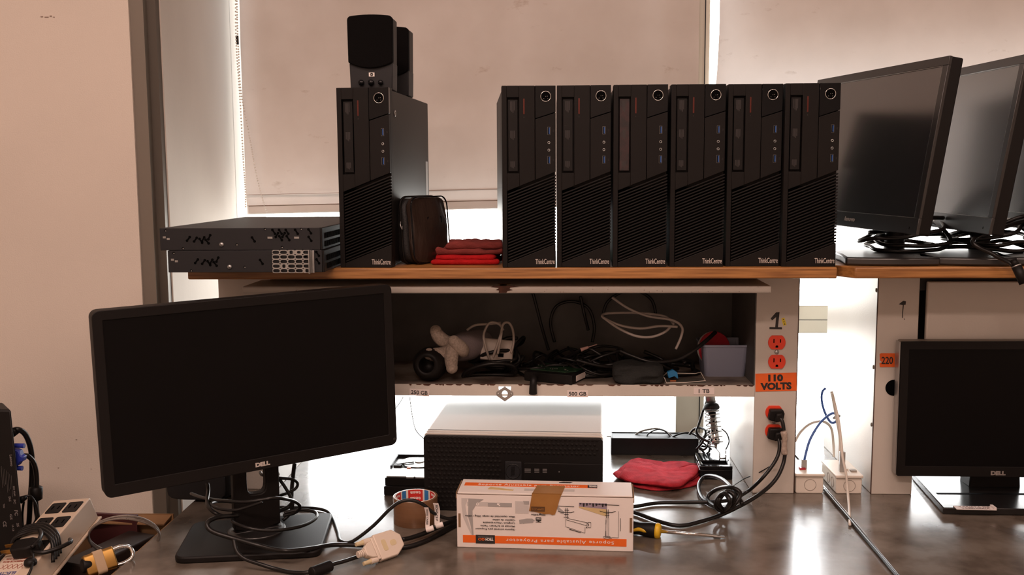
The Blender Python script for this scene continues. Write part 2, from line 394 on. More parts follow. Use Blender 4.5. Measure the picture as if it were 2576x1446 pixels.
def beads(bm, pts, r=.0024, step=.0058):
    P = spline(pts, 40); d = 0; last = P[0]
    for p in P:
        if (p-last).length >= step:
            m_ = Matrix.Translation(p); bmesh.ops.create_icosphere(bm, subdivisions=1, radius=r, matrix=m_); last = p
beads(bm, [at(595, -60, .555), at(597, 60, .555), at(600, 130, .555), at(606, 230, .555), at(625, 330, .555), at(645, 440, .555), at(660, 500, .555), at(671, 533, .555)])
beads(bm, [at(593, -60, .55), at(594, 100, .55), at(604, 250, .55), at(612, 400, .55), at(617, 470, .55), at(618, 525, .55)])
obj('bead_chain', bm, M['bead'], bl1, world=True, smooth=True)
obj('chain_joint', cyl(B(), at(596, 90, .553), at(598, 112, .553), .004, .003), M['ink'], bl1, world=True, smooth=True)
# small marks on the wall face
for (px, py, w_, h_) in ((110, 42, .02, .003), (124, 41, .012, .002), (135, 43, .008, .003)):
    pass
wl = bpy.data.objects['wall_left']
obj('stain', join(*[box(B(), at(px, py, .119).x, at(px+dw, py, .119).x, .1188, .12, at(px, py, .119).z, at(px, py-dh, .119).z) for px, py, dw, dh in
    ((102, 43, 6, 2), (112, 44, 10, 2), (125, 42, 5, 3), (134, 44, 3, 2), (190, 1106, 4, 1), (145, 1177, 3, 1), (228, 1180, 2, 1))]), mat('wall_stain', (.30, .22, .18), .9), wl)
obj('socket_plate', box(B(), at(245, 1090, .119).x, at(262, 1090, .119).x, .114, .12, at(245, 1092, .119).z, at(245, 1060, .119).z), M['wall'], wl)

# ================================================================= desks
def desk(name, x0, x1, label, y0=-.62, y1=.485, z=0):
    t = thing(name, label, 'desk', ((x0+x1)/2, (y0+y1)/2, FLOOR))
    obj('desk_top', box(B(), x0, x1, y0, y1, z-.028, z), M['desk'], t, world=True, bevel=.0015)
    for sx_ in (x0+.05, x1-.05):
        for sy_ in (y0+.06, y1-.06):
            obj('leg', box(B(), sx_-.02, sx_+.02, sy_-.02, sy_+.02, FLOOR, z-.028), M['steel'], t, world=True, bevel=.002)
    return t
d1 = desk('work_desk', -.7305, .5695, 'dark mottled laminate desk under the open metal cabinet with the white tower on it')
d2 = desk('work_desk', .5765, 2.1, 'dark mottled laminate desk on the right, across the gap, under the second cabinet')
# seam strip of the right desk
obj('edge_band', box(B(), .5742, .5765, -.62, .485, -.028, -.0004), M['silver'], d2, world=True)

# ================================================================= metal cabinets on the desks
P1L, P1R, P2L, P2R = .4164, .5014, .6591, .7411
HT = .4628
def screw(bm, p, r=.004, ax=(0, -1, 0)): lathe(bm, [(r, 0), (r, .0012), (r*.7, .0022), (0, .0026)], p, ax, 12)
zt = at(1500, 968, 0).z; zl = at(1500, 996, 0).z
cab = thing('metal_cabinet', 'open cream steel cabinet with orange sockets, standing on the left desk', 'cabinet', (-.07, .13, 0))
LX0, LX1 = at(549, 730, 0).x, onz(697, 1232, 0).x
rp = obj('right_post', box(B(), P1L, P1R, 0, .27, 0, HT), M['steel'], cab, world=True, bevel=.0015)
lp = obj('left_post', box(B(), LX0, LX1, 0, .27, 0, HT), M['steel'], cab, world=True, bevel=.0015)
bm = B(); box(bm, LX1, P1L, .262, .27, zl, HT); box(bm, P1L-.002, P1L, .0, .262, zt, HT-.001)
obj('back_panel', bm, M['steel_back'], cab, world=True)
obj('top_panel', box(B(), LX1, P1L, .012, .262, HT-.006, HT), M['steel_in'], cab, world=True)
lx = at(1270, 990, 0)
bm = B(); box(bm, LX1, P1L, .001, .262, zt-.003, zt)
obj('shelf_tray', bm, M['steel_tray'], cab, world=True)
bm = B(); hx = .0125
for (a, c) in ((LX1, lx.x-hx), (lx.x+hx, P1L)): box(bm, a, c, -.001, .001, zl, zt+.0005)
box(bm, lx.x-hx, lx.x+hx, -.001, .001, zt-.004, zt+.0005); box(bm, lx.x-hx, lx.x+hx, -.001, .001, zl, zl+.003)
lip = obj('front_lip', bm, M['steel'], cab, world=True)
# ragged rust along the lip
bm = B(); rnd = random.Random(3); x = LX1+.01
while x < P1L-.01:
    L_ = rnd.uniform(.004, .02); h_ = rnd.uniform(.0006, .0028)
    if rnd.random() < .8 and abs(x-lx.x) > .02: prism(bm, [(x, zt+.001), (x+L_, zt+.001), (x+L_*.7, zt-h_), (x+L_*.2, zt-h_*.7)], -.0016, -.001)
    x += L_*rnd.uniform(.9, 1.4)
obj('rust', bm, M['rust'], lip, world=True)
# lock plate: a lozenge with a round hole showing the daylight
def holed(bm, outer, hole, y0, y1):
    n = len(outer); A = [[bm.verts.new((p[0], y, p[1])) for p in ring] for ring in (outer, hole) for y in (y0, y1)]
    for k in range(n):
        j = (k+1) % n
        bm.faces.new((A[0][k], A[0][j], A[2][j], A[2][k])); bm.faces.new((A[1][k], A[3][k], A[3][j], A[1][j]))
        bm.faces.new((A[0][k], A[1][k], A[1][j], A[0][j])); bm.faces.new((A[2][k], A[2][j], A[3][j], A[3][k]))
    return bm
n_ = 32; out = []; hol = []
for k in range(n_):
    t = 2*pi*k/n_; c_, s_ = cos(t), sin(t)
    rr = 1/((abs(c_)/.0185)+(abs(s_)/.0130)) ; rr = min(rr*1.22, .0175)
    out.append((lx.x+c_*rr, lx.z+s_*rr)); hol.append((lx.x+c_*.0062, lx.z+s_*.0075))
lk = obj('lock_plate', holed(B(), out, hol, -.003, -.001), M['silver'], cab, world=True, bevel=.0004)
for d_ in (-.0135, .0135): bm = B(); screw(bm, (lx.x+d_, -.003, lx.z), .0026); obj('screw', bm, M['galv'], lk, world=True, smooth=True)
# paper labels
for s, px, py, w_, yaw_ in (('250 GB', 1055, 987, 51, .06), ('500 GB', 1453, 990, 53, .0), ('1 TB', 1771, 983, 52, -.01)):
    p = at(px, py, -.0012); hw = w_/2/1239; hh = .0072
    lb = obj('paper_label', box(B(), -hw, hw, -.0006, 0, -hh, hh), M['paper'], cab, world=True, xf=T(p) @ RY(yaw_))
    obj('lettering', text(s, .0080, hw*1.68 if 'G' in s else hw*1.05, .0003, bold=.018), M['ink'], lb, world=True, xf=T(p+Vector((0, -.0008, 0))) @ RY(yaw_))
# flap door slid up under the top
fz = at(1270, 738, -.125).z; fz1 = at(1270, 720, -.125).z; fx0 = at(610, 730, -.125).x; fx1 = at(1940, 728, -.125).x
bm = B(); rbox(bm, fx0, fx1, -.125, .20, fz, fz1, .004, 3, 'x')
fl = obj('flap_door', bm, M['steel'], cab, world=True, bevel=.001)
p = at(1266, 728, -.1255)
bm = B(); prism(bm, [(p.x-.024, p.z+.005), (p.x-.018, p.z+.0068), (p.x+.02, p.z+.0066), (p.x+.03, p.z+.0055), (p.x+.014, p.z+.004), (p.x+.012, p.z+.001), (p.x+.018, p.z-.001), (p.x+.008, p.z-.003), (p.x+.006, p.z-.0065), (p.x-.009, p.z-.0066), (p.x-.008, p.z-.002), (p.x-.014, p.z-.001), (p.x-.008, p.z+.003)], -.1262, -.125)
box(bm, p.x-.02, p.x+.022, -.125, -.119, fz1-.0002, fz1+.0004)
rnd = random.Random(9)
for k in range(34):
    x = rnd.uniform(fx0+.02, fx1-.02); z = rnd.uniform(fz+.002, fz1-.002); s = rnd.uniform(.0004, .0011); box(bm, x, x+s*1.6, -.1257, -.125, z, z+s)
obj('rust', bm, M['rust'], fl, world=True)
bm = B(); lathe(bm, [(.013, 0), (.013, .0006)], (p.x, -.085, fz1), (0, 0, 1), 24); obj('lock_ring', bm, M['brass'], fl, world=True)
lathe(b2 := B(), [(.007, 0), (.007, .0009)], (p.x-.001, -.105, fz1), (0, 0, 1), 20); obj('lock_hole', b2, M['hole'], fl, world=True)
# ----- right post: numeral, sockets, sticker
def socket_pair(px, py, py2):
    for (ax, ay) in ((px, py), (px-1 if py > 1000 else px, py2)):
        p = at(ax, ay, -.001); bm = B(); pts = []
        for k in range(40):
            t = 2*pi*k/40; x = .0175*cos(t); z = .0175*sin(t); z = max(-.0142, min(.0142, z)); pts.append((p.x+x, p.z+z))
        prism(bm, pts, -.0032, .0); f_ = obj('socket', bm, M['oorange'], cab, world=True, bevel=.0006)
        bm = B(); box(bm, p.x-.0072, p.x-.0052, -.0037, -.0030, p.z-.0008, p.z+.0075); box(bm, p.x+.006, p.x+.008, -.0037, -.0030, p.z-.0002, p.z+.0068)
        prism(bm, [(p.x-.0026, p.z-.0102), (p.x+.0026, p.z-.0102), (p.x+.0026, p.z-.0075), (p.x+.0014, p.z-.0058), (p.x-.0014, p.z-.0058), (p.x-.0026, p.z-.0075)], -.0037, -.0030)
        obj('slots', bm, M['hole'], f_, world=True)
    q = at((px+px)/2, (py+py2)/2, -.001); bm = B(); screw(bm, q, .0045); obj('screw', bm, M['galv'], cab, world=True, smooth=True)
socket_pair(1954, 861, 909.5); socket_pair(1947, 1037, 1084)
p = at(1952, 961, -.0006); hw = .0415; hh = .0187
st = obj('sticker', box(B(), -hw, hw, -.0005, .0004, -hh, hh), M['sticker'], cab, world=True, xf=T(p) @ RY(-.03), label='orange 110 VOLTS sticker')
obj('lettering', text('110', .0125, .030, .0003, bold=.055), M['ink'], st, world=True, xf=T(p+Vector((-.001, -.0007, .009))) @ RY(-.03))
obj('lettering', text('VOLTS', .0132, .063, .0003, bold=.055), M['ink'], st, world=True, xf=T(p+Vector((.0, -.0007, -.008))) @ RY(-.03))
p = at(1953, 807, -.0003)
bm = B(); prism(bm, [(p.x-.001, p.z+.0175), (p.x+.006, p.z+.018), (p.x+.0035, p.z-.013), (p.x+.0115, p.z-.013), (p.x+.012, p.z-.0175), (p.x-.0135, p.z-.017), (p.x-.0135, p.z-.0125), (p.x-.002, p.z-.013), (p.x-.0005, p.z+.008), (p.x-.0085, p.z+.001), (p.x-.0115, p.z+.005)], -.0005, .0002)
obj('numeral', bm, M['ink'], cab, world=True, label='hand-drawn black numeral 1')
p = at(1972, 809, -.0003); ys = obj('sticker', box(B(), -.0032, .0032, -.0004, 0, -.0078, .0078), M['yellowst'], cab, world=True, xf=T(p) @ RY(-.3), label='small yellow sticker')
bm = B()
for k in (-1, 0, 1): bm = join(bm, prism(B(), [(-.0014, k*.0048-.0012), (.0014, k*.0048-.0012), (0, k*.0048+.0016)], -.0007, -.0004))
obj('marks', bm, M['ink'], ys, world=True, xf=T(p) @ RY(-.3))
for py in (730, 925, 1095): bm = B(); q = at(2015 if py < 800 else 2008 if py < 1000 else 2001, py, .004); screw(bm, (P1R, .006, q.z), .0042, (1, 0, 0)); obj('screw', bm, M['alu'], cab, world=True, smooth=True)
for z in (.03, .2, .35): bm = B(); screw(bm, (LX1, .012, z), .0035, (1, 0, 0)); obj('screw', bm, M['alu'], cab, world=True, smooth=True)
# dark seam where the post meets its side sheet
obj('side_seam', box(B(), P1R, P1R+.0012, .0, .003, 0, HT), M['rust'], rp, world=True)

# second cabinet
cab2 = thing('metal_cabinet', 'cream steel cabinet with closed door and 220 sticker, on the right desk', 'cabinet', (1.3, .13, 0))
p2 = obj('left_post', box(B(), P2L, P2R, 0, .365, 0, HT), M['steel'], cab2, world=True, bevel=.0015)
obj('side_seam', box(B(), P2L-.0012, P2L, .0, .003, 0, HT), M['rust'], p2, world=True)
obj('right_post', box(B(), 1.9, 1.98, 0, .365, 0, HT), M['steel'], cab2, world=True, bevel=.0015)
bm = B(); box(bm, P2R, 1.9, .355, .365, zl, HT); obj('back_panel', bm, M['steel_in'], cab2, world=True)
obj('top_panel', box(B(), P2R, 1.9, .02, .355, HT-.006, HT), M['steel_in'], cab2, world=True)
obj('shelf_tray', box(B(), P2R, 1.9, .004, .355, zl, zt), M['steel_in'], cab2, world=True)
dx0 = at(2332, 760, -.006).x; dz1 = at(2340, 708, -.006).z
obj('door', box(B(), dx0, 1.897, -.008, .004, zl-.01, dz1), M['steel'], cab2, world=True, bevel=.003)
obj('top_rail', box(B(), P2R+.004, 1.9, .012, .02, dz1-.02, HT-.006), M['seam'], cab2, world=True)
p = at(2270, 780, -.0003); bm = B()
prism(bm, [(p.x-.0075, p.z+.012), (p.x+.001, p.z+.019), (p.x+.0065, p.z+.018), (p.x+.006, p.z+.011), (p.x-.001, p.z+.0105)], -.0006, .0002)
prism(bm, [(p.x+.0005, p.z+.011), (p.x+.0025, p.z+.011), (p.x+.001, p.z-.016), (p.x-.0002, p.z-.016)], -.0006, .0002)
prism(bm, [(p.x+.004, p.z-.019), (p.x+.0065, p.z-.019), (p.x+.004, p.z-.0165)], -.0006, .0002)
obj('numeral', bm, M['ink'], cab2, world=True, label='worn hand-drawn black numeral 1')
p = at(2231, 906, -.0006); s2 = obj('sticker', prism(B(), [(-.0148, .0125), (-.012, .0145), (.0160, .0145), (.0160, -.0140), (-.0135, -.0140), (-.0145, -.006), (-.0095, -.004), (-.0140, .0)], -.0005, 0.0004), M['sticker'], cab2, world=True, xf=T(p), label='torn orange 220 sticker')
obj('lettering', text('220', .0145, .023, .0003, bold=.02), M['ink'], s2, world=True, xf=T(p+Vector((.0005, -.0007, .0))))
for px, py in ((2216, 731), (2202, 925), (2190, 1070)): bm = B(); q = at(px, py, .004); screw(bm, (P2L, .012, q.z), .0042, (-1, 0, 0)); obj('screw', bm, M['alu'], cab2, world=True, smooth=True)
p = at(2248, 975, -.0003); lathe(b2 := B(), [(.0165, 0), (.0165, .001)], p, (0, -1, 0), 28); obj('round_hole', b2, M['hole'], cab2, world=True)
# wooden boards on top
zs0, zs1 = HT+.0005, .4843
def board(label, poly):
    bm = B(); prism(bm, poly, zs0, zs1, lambda a, b, c: (a, b, c)); cx = sum(p[0] for p in poly)/len(poly)
    return single('wooden_board', bm, M['wood'], label, 'shelf', (cx, 0, zs0), bevel=.0025)
wx0 = at(472, 700, -.155).x; wx1 = at(2106, 690, -.155).x
board('long varnished wood board across the open cabinet, carrying the upright black towers', [(wx0, -.155), (wx1, -.155), (wx1, .27), (wx0, .27)])
a1 = at(2152, 690, -.155).x
board('varnished wood board with a clipped corner carrying the slim monitors', [(a1, -.155), (2.0, -.155), (2.0, .36), (a1-.029, .36), (a1-.029, -.105)])

# ================================================================= upright desktop computers
SH = .4845                                    # top of the wooden boards
def make_tower():
    t = thing('desktop_computer', 'tower', 'computer')
    W, H, D = .100, .338, .385
    P = lambda u, v: ((u-.5)*W, H*(1-v))
    def pz(bm, pts, y0, y1): return prism(bm, [P(u, v) for u, v in pts], y0, y1)
    obj('case', rbox(B(), -W/2+.0015, W/2-.0015, .03, D, .003, H-.003, .002, 2), M['black2'], t, bevel=.0012)
    sl = lambda u: .585-.115*u             # upper edge of the slatted area
    sb = lambda u: .985-.115*u             # lower edge
    bm = B()
    pz(bm, [(0, 0), (.09, 0), (.09, 1), (0, 1)], 0, .012)
    pz(bm, [(.09, 0), (.32, 0), (.32, .064), (.09, .064)], 0, .012)
    pz(bm, [(.09, .477), (.32, .477), (.32, sl(.32)), (.09, sl(.09))], 0, .012)
    pz(bm, [(.32, 0), (.612, 0), (.612, sl(.612)), (.32, sl(.32))], 0, .012)
    pz(bm, [(.62, .182), (1, .147), (1, sl(1)), (.62, sl(.62))], 0, .012)
    pz(bm, [(.09, sb(.09)), (1, sb(1)), (1, 1), (.09, 1)], 0, .012)
    box(bm, -W/2, W/2, .012, .03, 0, H)
    bz = obj('front_bezel', bm, M['black'], t, bevel=.0007)
    bm = B(); n = 23
    for k in range(n):
        v0 = .012+(.4-.012)*(k+.25)/n; v1 = v0+.0085
        A_ = [(.10, sl(.10)+v0), (1.008, sl(1.008)+v0), (1.008, sl(1.008)+v1), (.10, sl(.10)+v1)]
        pz(bm, A_, .0012, .010)
    obj('vent_slats', bm, M['black'], bz, bevel=.0006)
    obj('vent_recess', box(B(), -W/2+.006, W/2-.001, .0112, .0119, .02, .15), M['hole'], bz)
    bm = B(); pz(bm, [(.115, .075), (.295, .075), (.295, .466), (.115, .466)], .0035, .012); dr = obj('disc_drive', bm, M['black2'], t, bevel=.0005)
    for v, h in ((.115, .021), (.268, .017), (.43, .013)):
        x, z = P(.2, v); bm = B()
        for q in range(4): box(bm, x-.0045+q*.0023, x-.0030+q*.0023, .0032, .0035, z-h/2*(.6+.4*((q*7) % 3)/2), z+h/2)
        obj('disc_mark', bm, M['mark'], dr)
    bm = B(); pz(bm, [(.395, .07), (.425, .07), (.425, .155), (.395, .155)], -.0004, .001); obj('indicator_slot', bm, M['redslot'], t, bevel=.0003)
    bm = B(); pz(bm, [(.40, .173), (.42, .173), (.41, .166)], -.0003, .001); obj('eject_mark', bm, M['mark'], t)
    bm = B(); pz(bm, [(.62, 0), (1, 0), (1, .143), (.62, .178)], -.0006, .012); gp = obj('gloss_panel', bm, M['gloss'], t, bevel=.0006)
    x, z = P(.815, .0585); bm = B(); lathe(bm, [(.0088, 0), (.0088, .001), (.0098, .001), (.0098, 0)], (x, -.0008, z), (0, -1, 0), 36, closed=True)
    pb = obj('button_ring', bm, M['chrome'], gp, smooth=True)
    bm = B(); lathe(bm, [(.0088, 0), (.0086, .0004)], (x, -.0006, z), (0, -1, 0), 32); obj('power_button', bm, M['hole'], t)
    bm = B()
    for dx, dz in ((0, 0), (.0030, .0003), (-.0035, -.0040), (.0038, -.0040)): box(bm, x+dx-.0005, x+dx+.0005, -.0013, -.001, z+dz-.0003, z+dz+.0003)
    obj('power_symbol', bm, M['letter'], gp)
    for v in (.245, .405):
        x, z = P(.873, v+.0); bm = B(); box(bm, x-.0028, x+.0028, -.0005, .001, z-.0072, z+.0072); us = obj('usb_port', bm, mat('dark_metal', (.16, .155, .15), .4, metal=.8), t)
        obj('socket_mouth', box(B(), x-.0021, x+.0021, -.0008, .0, z-.0066, z+.0066), M['hole'], us)
        obj('tongue', box(B(), x-.0004, x+.0018, -.0011, .0, z-.0058, z+.0058), M['usb'], us)
        obj('port_mark', text('SS', .002, .004, .0002, rot=-pi/2), M['mark'], us, xf=T(Vector((x+.0085, -.0003, z))))
    for v in (.31, .351):
        x, z = P(.873, v); bm = B(); lathe(bm, [(.0014, 0), (.0014, .0009), (.0026, .0009), (.0026, 0)], (x, -.0, z), (0, -1, 0), 18, closed=True)
        jk = obj('audio_jack', bm, M['galv'], t, smooth=True)
        lathe(b2 := B(), [(.0014, 0), (.0014, .0002)], (x, -.0, z), (0, -1, 0), 12); obj('jack_hole', b2, M['hole'], jk)
    x, z = P(.795, .967); obj('badge', text('ThinkCentre', .0098, .0365, .0004, bold=.005), M['letter'], bz, xf=T(Vector((x, -.0004, z))))
    bm = B()
    lathe(bm, [(.006, 0), (.006, .0015), (.003, .0015), (.003, 0)], (W/2-.0015, .055, H-.045), (1, 0, 0), 20, closed=True); obj('lock_hole', bm, M['silver'], t, smooth=True)
    obj('side_label', box(B(), W/2-.0016, W/2-.0011, D-.035, D-.012, .095, .205), M['greyink'], t)
    for x in (-.035, .035): obj('foot', box(B(), x-.008, x+.008, .04, .07, -.0, .0035), M['black2'], t)
    return t
proto = make_tower()
row = [  # left edge x at top, at bottom, front plane Y, label
 (1258, 1268, -.1468, 'leftmost of the six black towers in the row, beside the red folded cloths'),
 (1399, 1402, -.1440, 'second black tower from the left end of the row of six'),
 (1541, 1543, -.1440, 'third black tower of the row, with the scuffed reddish drive face'),
 (1686, 1686, -.1400, 'fourth black tower from the left end of the row of six'),
 (1829, 1827, -.1330, 'fifth black tower of the row, set slightly back from its neighbours'),
 (1974, 1967, -.1400, 'rightmost of the six black towers in the row, next to the slim monitors'),
]
for i, (xa, xb, Y, lab) in enumerate(row):
    o = proto if i == 0 else copy_tree(proto)
    L_ = at((xa+xb)/2, 440, Y).x
    o.location = (L_+.0505, Y, SH); o.rotation_euler = (0, 0, (.088, .006, -.003, .004, .008, .002)[i]); tag(o, lab, 'computer', 'black upright computers lined up on the wood board')
third = [o for o in sc.objects if o.get('label', '').startswith('third black tower')][0]
scuff = mat('scuffed_drive_face', (.035, .012, .013), .55, noise_amt=.6, nscale=90, col2=(.010, .006, .006))
for ch in third.children:
    if ch.name.startswith('disc_drive'): ch.data = ch.data.copy(); ch.data.materials[0] = scuff
lone = copy_tree(proto); th = -.0654
fr = at(987, 660, -.1468)
lone.location = (fr.x-.05*cos(th)-.001, -.1468+.05*sin(-th), SH); lone.rotation_euler = (0, 0, th)
tag(lone, 'lone black tower with two speakers on top, between the rack units and the pouch', 'computer', 'black upright computers lined up on the wood board')
lone['group'] = 'black upright computers lined up on the wood board'

# ================================================================= loudspeakers on the lone tower
LT = SH+.338
def speaker(label, pxl, pxr, pytop, Y, rz):
    a, b2 = at(pxl, 150, Y), at(pxr, 150, Y); w = b2.x-a.x; top = at(pxl, pytop, Y).z-LT
    t = thing('desktop_speaker', label, 'speaker', ((a.x+b2.x)/2, Y, LT), rz, 'black desktop speakers on the lone tower')
    h = w/2; zc = top*.345
    bm = B(); prism(bm, [(-h*.93, 0), (h*.93, 0), (h*.965, zc+.004), (-h*.965, zc+.004)], .004, .055); obj('cabinet', bm, M['slate'], t, bevel=.002)
    bm = B(); prism(bm, [(-h*.95, zc), (h*.95, zc), (h*.98, top-.003), (-h*.98, top-.003)], .012, .055); obj('rear_shell', bm, M['black2'], t, bevel=.003)
    pts = [(h*.985, zc+.004)]
    for k in range(5): q = radians(90*k/4); pts.append((h-.008+.008*cos(q), top-.008+.008*sin(q)))
    for k in range(1, 8): u = 1-2*k/8; pts.append((u*(h-.008), top+.0022*(1-u*u)))
    for k in range(5): q = radians(90+90*k/4); pts.append((-h+.008+.008*cos(q), top-.008+.008*sin(q)))
    pts.append((-h*.985, zc+.004))
    for k in range(1, 10): u = -1+2*k/10; pts.append((u*h*.985, zc+.004-.011*(1-u*u)))
    bm = B(); prism(bm, pts, -.002, .012); obj('grille', bm, M['grille'], t, bevel=.002)
    return t, w, top, zc
s1, w_, tp, zc = speaker('front black desktop speaker with three knobs and a small white logo', 875, 989, 40, -.085, -.02)
lg = obj('badge', box(B(), -.0055, .0055, .0030, .0042, -.0038, .0038), M['whiteink'], s1, xf=T(Vector((.001, 0, zc-.0185))))
bm = B(); lathe(bm, [(.0030, 0), (.0030, .0003)], (.001, .0030, zc-.0185), (0, -1, 0), 24); obj('badge_disc', bm, M['ink'], lg)
obj('lettering', text('hp', .0022, .0032, .0003, shear=.3), M['whiteink'], lg, xf=T(Vector((.001, .0026, zc-.0186))))
for dx, r_, z_ in ((-.019, .0055, 0), (0, .0058, 0), (.0185, .0048, 0)):
    bm = B(); lathe(bm, [(r_, 0), (r_, .006), (r_*.85, .008), (0, .0082)], (dx, .004, zc-.034), (0, -1, 0), 20); obj('knob', bm, M['gloss'], s1, smooth=True)
speaker('rear black desktop speaker standing half hidden behind the other one', 935, 1029, 70, .06, -.05)

# ================================================================= rack units at the left end of the board
def dogbone(bm, x, z, a, s=.0065, y=-.0006):
    c_, s_ = cos(a)*s, sin(a)*s
    for sg in (-1, 1): lathe(bm, [(.0024, 0), (.0024, .0008)], (x+sg*c_, y+.0006, z+sg*s_), (0, -1, 0), 10)
    n = Vector((-s_, 0, c_)).normalized()*.0013
    v = [Vector((x-c_, 0, z-s_)), Vector((x+c_, 0, z+s_))]
    prism(bm, [(v[0].x+n.x, v[0].z+n.z), (v[1].x+n.x, v[1].z+n.z), (v[1].x-n.x, v[1].z-n.z), (v[0].x-n.x, v[0].z-n.z)], y, y+.0009)
YS = -.232
def rack_unit(label, pxl, z0, h, sx0):
    a = at(pxl, 600, YS); L_ = at(812, 600, YS).x-a.x
    t = thing('network_switch', label, 'network switch', (a.x, YS, z0), .0, 'slate rack units stacked on the board')
    xe = L_-.001 if sx0 == 0 else L_+.0015
    obj('case', box(B(), 0, xe-.004, 0, .50, 0, h), M['slate'], t, bevel=.0008)
    fp = obj('front_panel', box(B(), xe-.004, xe, 0, .50, 0, h), M['black2'], t, bevel=.001)
    bm = B()
    for q in range(22):
        for z in (.010, .025): box(bm, xe-.001, xe+.0006, .022+q*.018, .035+q*.018, z-.005, z+.005)
    obj('ports', bm, M['hole'], fp)
    k = 1/1392
    X = lambda px: (px-402)*k+sx0*.0; Z = lambda py: h-(py-574)*k
    bm = B()
    for px, py, a_ in ((476, 601, .9), (494, 603, .9), (514, 602, 1.0), (530, 597, 1.1), (508, 606, -1.0), (524, 608, -.9), (643, 603, -1), (696, 584, -1), (713, 584, -1), (730, 584, -1), (704, 592, 1), (721, 592, 1), (713, 600, -1), (732, 600, -1), (754, 584, -1), (788, 583, -1), (788, 602, -1)):
        if sx0 and 690 < px < 740: continue
        dogbone(bm, X(px), Z(py), a_, .0042)
    obj('slot_pattern', bm, M['hole'], t)
    bm = B()
    for px, py in ((686, 599), (754, 599), (414, 597), (424, 601)):
        if sx0 and px > 600: continue
        box(bm, X(px)-.0045*(.6 if px < 600 else 1), X(px)+.0045*(.6 if px < 600 else 1), -.0006, .0003, Z(py)-.0018, Z(py)+.0018)
    obj('slot', bm, M['galv'], t)
    for px, py in ((418, 580), (674, 577), (766, 577), (600, 616), (461, 625), (716, 623)):
        if sx0 and px > 640: continue
        bm = B(); lathe(bm, [(.0022, 0), (.0022, .0006)], (X(px), 0, Z(py)), (0, -1, 0), 12); obj('screw_hole', bm, M['hole'], t)
        bm = B(); lathe(bm, [(.0011, .0006), (.0011, .0009)], (X(px)+.0005, 0, Z(py)-.0005), (0, -1, 0), 8); obj('hole_glint', bm, M['galv'], t)
    bm = B(); lathe(bm, [(.0044, 0), (.0044, .001), (.0030, .0024), (0, .0030)], (X(561), 0, Z(616)), (0, -1, 0), 20); sc_ = obj('screw', bm, M['galv'], t, smooth=True)
    bm = B(); box(bm, X(561)-.0018, X(561)+.0018, -.0033, -.002, Z(616)-.0003, Z(616)+.0003); box(bm, X(561)-.0003, X(561)+.0003, -.0033, -.002, Z(616)-.0018, Z(616)+.0018); obj('screw_cross', bm, M['ink'], sc_)
    return t, k
u1, k_ = rack_unit('upper slate-grey rack unit on the stack, edge full of keyhole slots', 402, SH+.0405, .0405, 0)
u2, _ = rack_unit('lower slate-grey rack unit with the perforated metal bracket', 420, SH, .040, 1)
# perforated bracket screwed to the lower unit
a = at(420, 600, YS).x
def bracket():
    x0, x1 = at(687, 658, YS).x-a, at(783, 658, YS).x-a; z0, z1 = -.001, .041
    bm = B(); nx_, nz_ = 5, 5; cw, ch = (x1-x0)/nx_, (z1-z0)/nz_; n = 20
    for i in range(nx_):
        for j in range(nz_):
            cx, cz = x0+cw*(i+.5), z0+ch*(j+.5); out = []; hol = []
            rot = (i, j) in ((1, 1), (2, 4), (4, 0))
            hw_, hh_ = (.0062, .0030) if not rot else (.0030, .0033)
            for k in range(n):
                t = 2*pi*k/n; c_, s_ = cos(t), sin(t); m_ = max(abs(c_), abs(s_)); out.append((cx+c_/m_*cw/2, cz+s_/m_*ch/2))
                e_ = (abs(c_)**3+abs(s_)**3)**(1/3); hol.append((cx+c_/e_*hw_, cz+s_/e_*hh_))
            if (i, j) in ((3, 4),): hol = [(cx+(p[0]-cx)*.55, cz+(p[1]-cz)*.8) for p in hol]
            A = [bm.verts.new((p[0], -.0035, p[1])) for p in out]; H_ = [bm.verts.new((p[0], -.0035, p[1])) for p in hol]
            for k in range(n): bm.faces.new((A[k], A[(k+1) % n], H_[(k+1) % n], H_[k]))
    bmesh.ops.remove_doubles(bm, verts=bm.verts, dist=1e-5)
    o = obj('bracket', bm, M['galv'], u2); so = o.modifiers.new('thickness', 'SOLIDIFY'); so.thickness = .0015; so.offset = 1
    bm = B(); box(bm, x1, x1+.002, -.022, -.001, z0, z1); box(bm, x1+.002, x1+.0065, -.004, -.0025, z0, z1-.001); obj('bracket_flange', bm, M['galv'], o, bevel=.0006)
bracket()

# ================================================================= zip pouch on the board
def soft_box(w, d, h, seg=10, puff=.006, r=.35, seed=0, amp=.003):
    bm = B(); bmesh.ops.create_cube(bm, size=1); bmesh.ops.subdivide_edges(bm, edges=bm.edges, cuts=seg, use_grid_fill=True)
    for v in bm.verts:
        x, y, z = v.co.x*2, v.co.y*2, v.co.z*2
        f = lambda a: math.copysign(abs(a)**1.0, a)
        # superellipsoid-like rounding of the corners
        n = 5.0; L_ = (abs(x)**n+abs(y)**n+abs(z)**n)**(1/n); m_ = max(abs(x), abs(y), abs(z)); k = (m_/L_)
        x, y, z = x*k, y*k, z*k
        q = noise.noise(Vector((x*1.7+seed, y*1.7, z*1.7)))*amp
        pf = puff*(1-x*x)*(1-z*z)
        v.co = Vector((x*w/2, y*d/2+math.copysign(pf, y)+q, z*h/2+h/2+q*.5))
    return bm
pc = at(1068, 662, -.035); pc.z = SH
pou = thing('zip_pouch', 'black zipped pouch with a shiny creased face, leaning by the lone tower', 'pouch', pc, 0)
A_ = pose((0, 0, 0), radians(61), radians(-4))
obj('back_half', soft_box(.120, .036, .130, seed=2, amp=.004), M['pouch'], pou, smooth=True, xf=A_ @ T(Vector((0, .010, 0))))
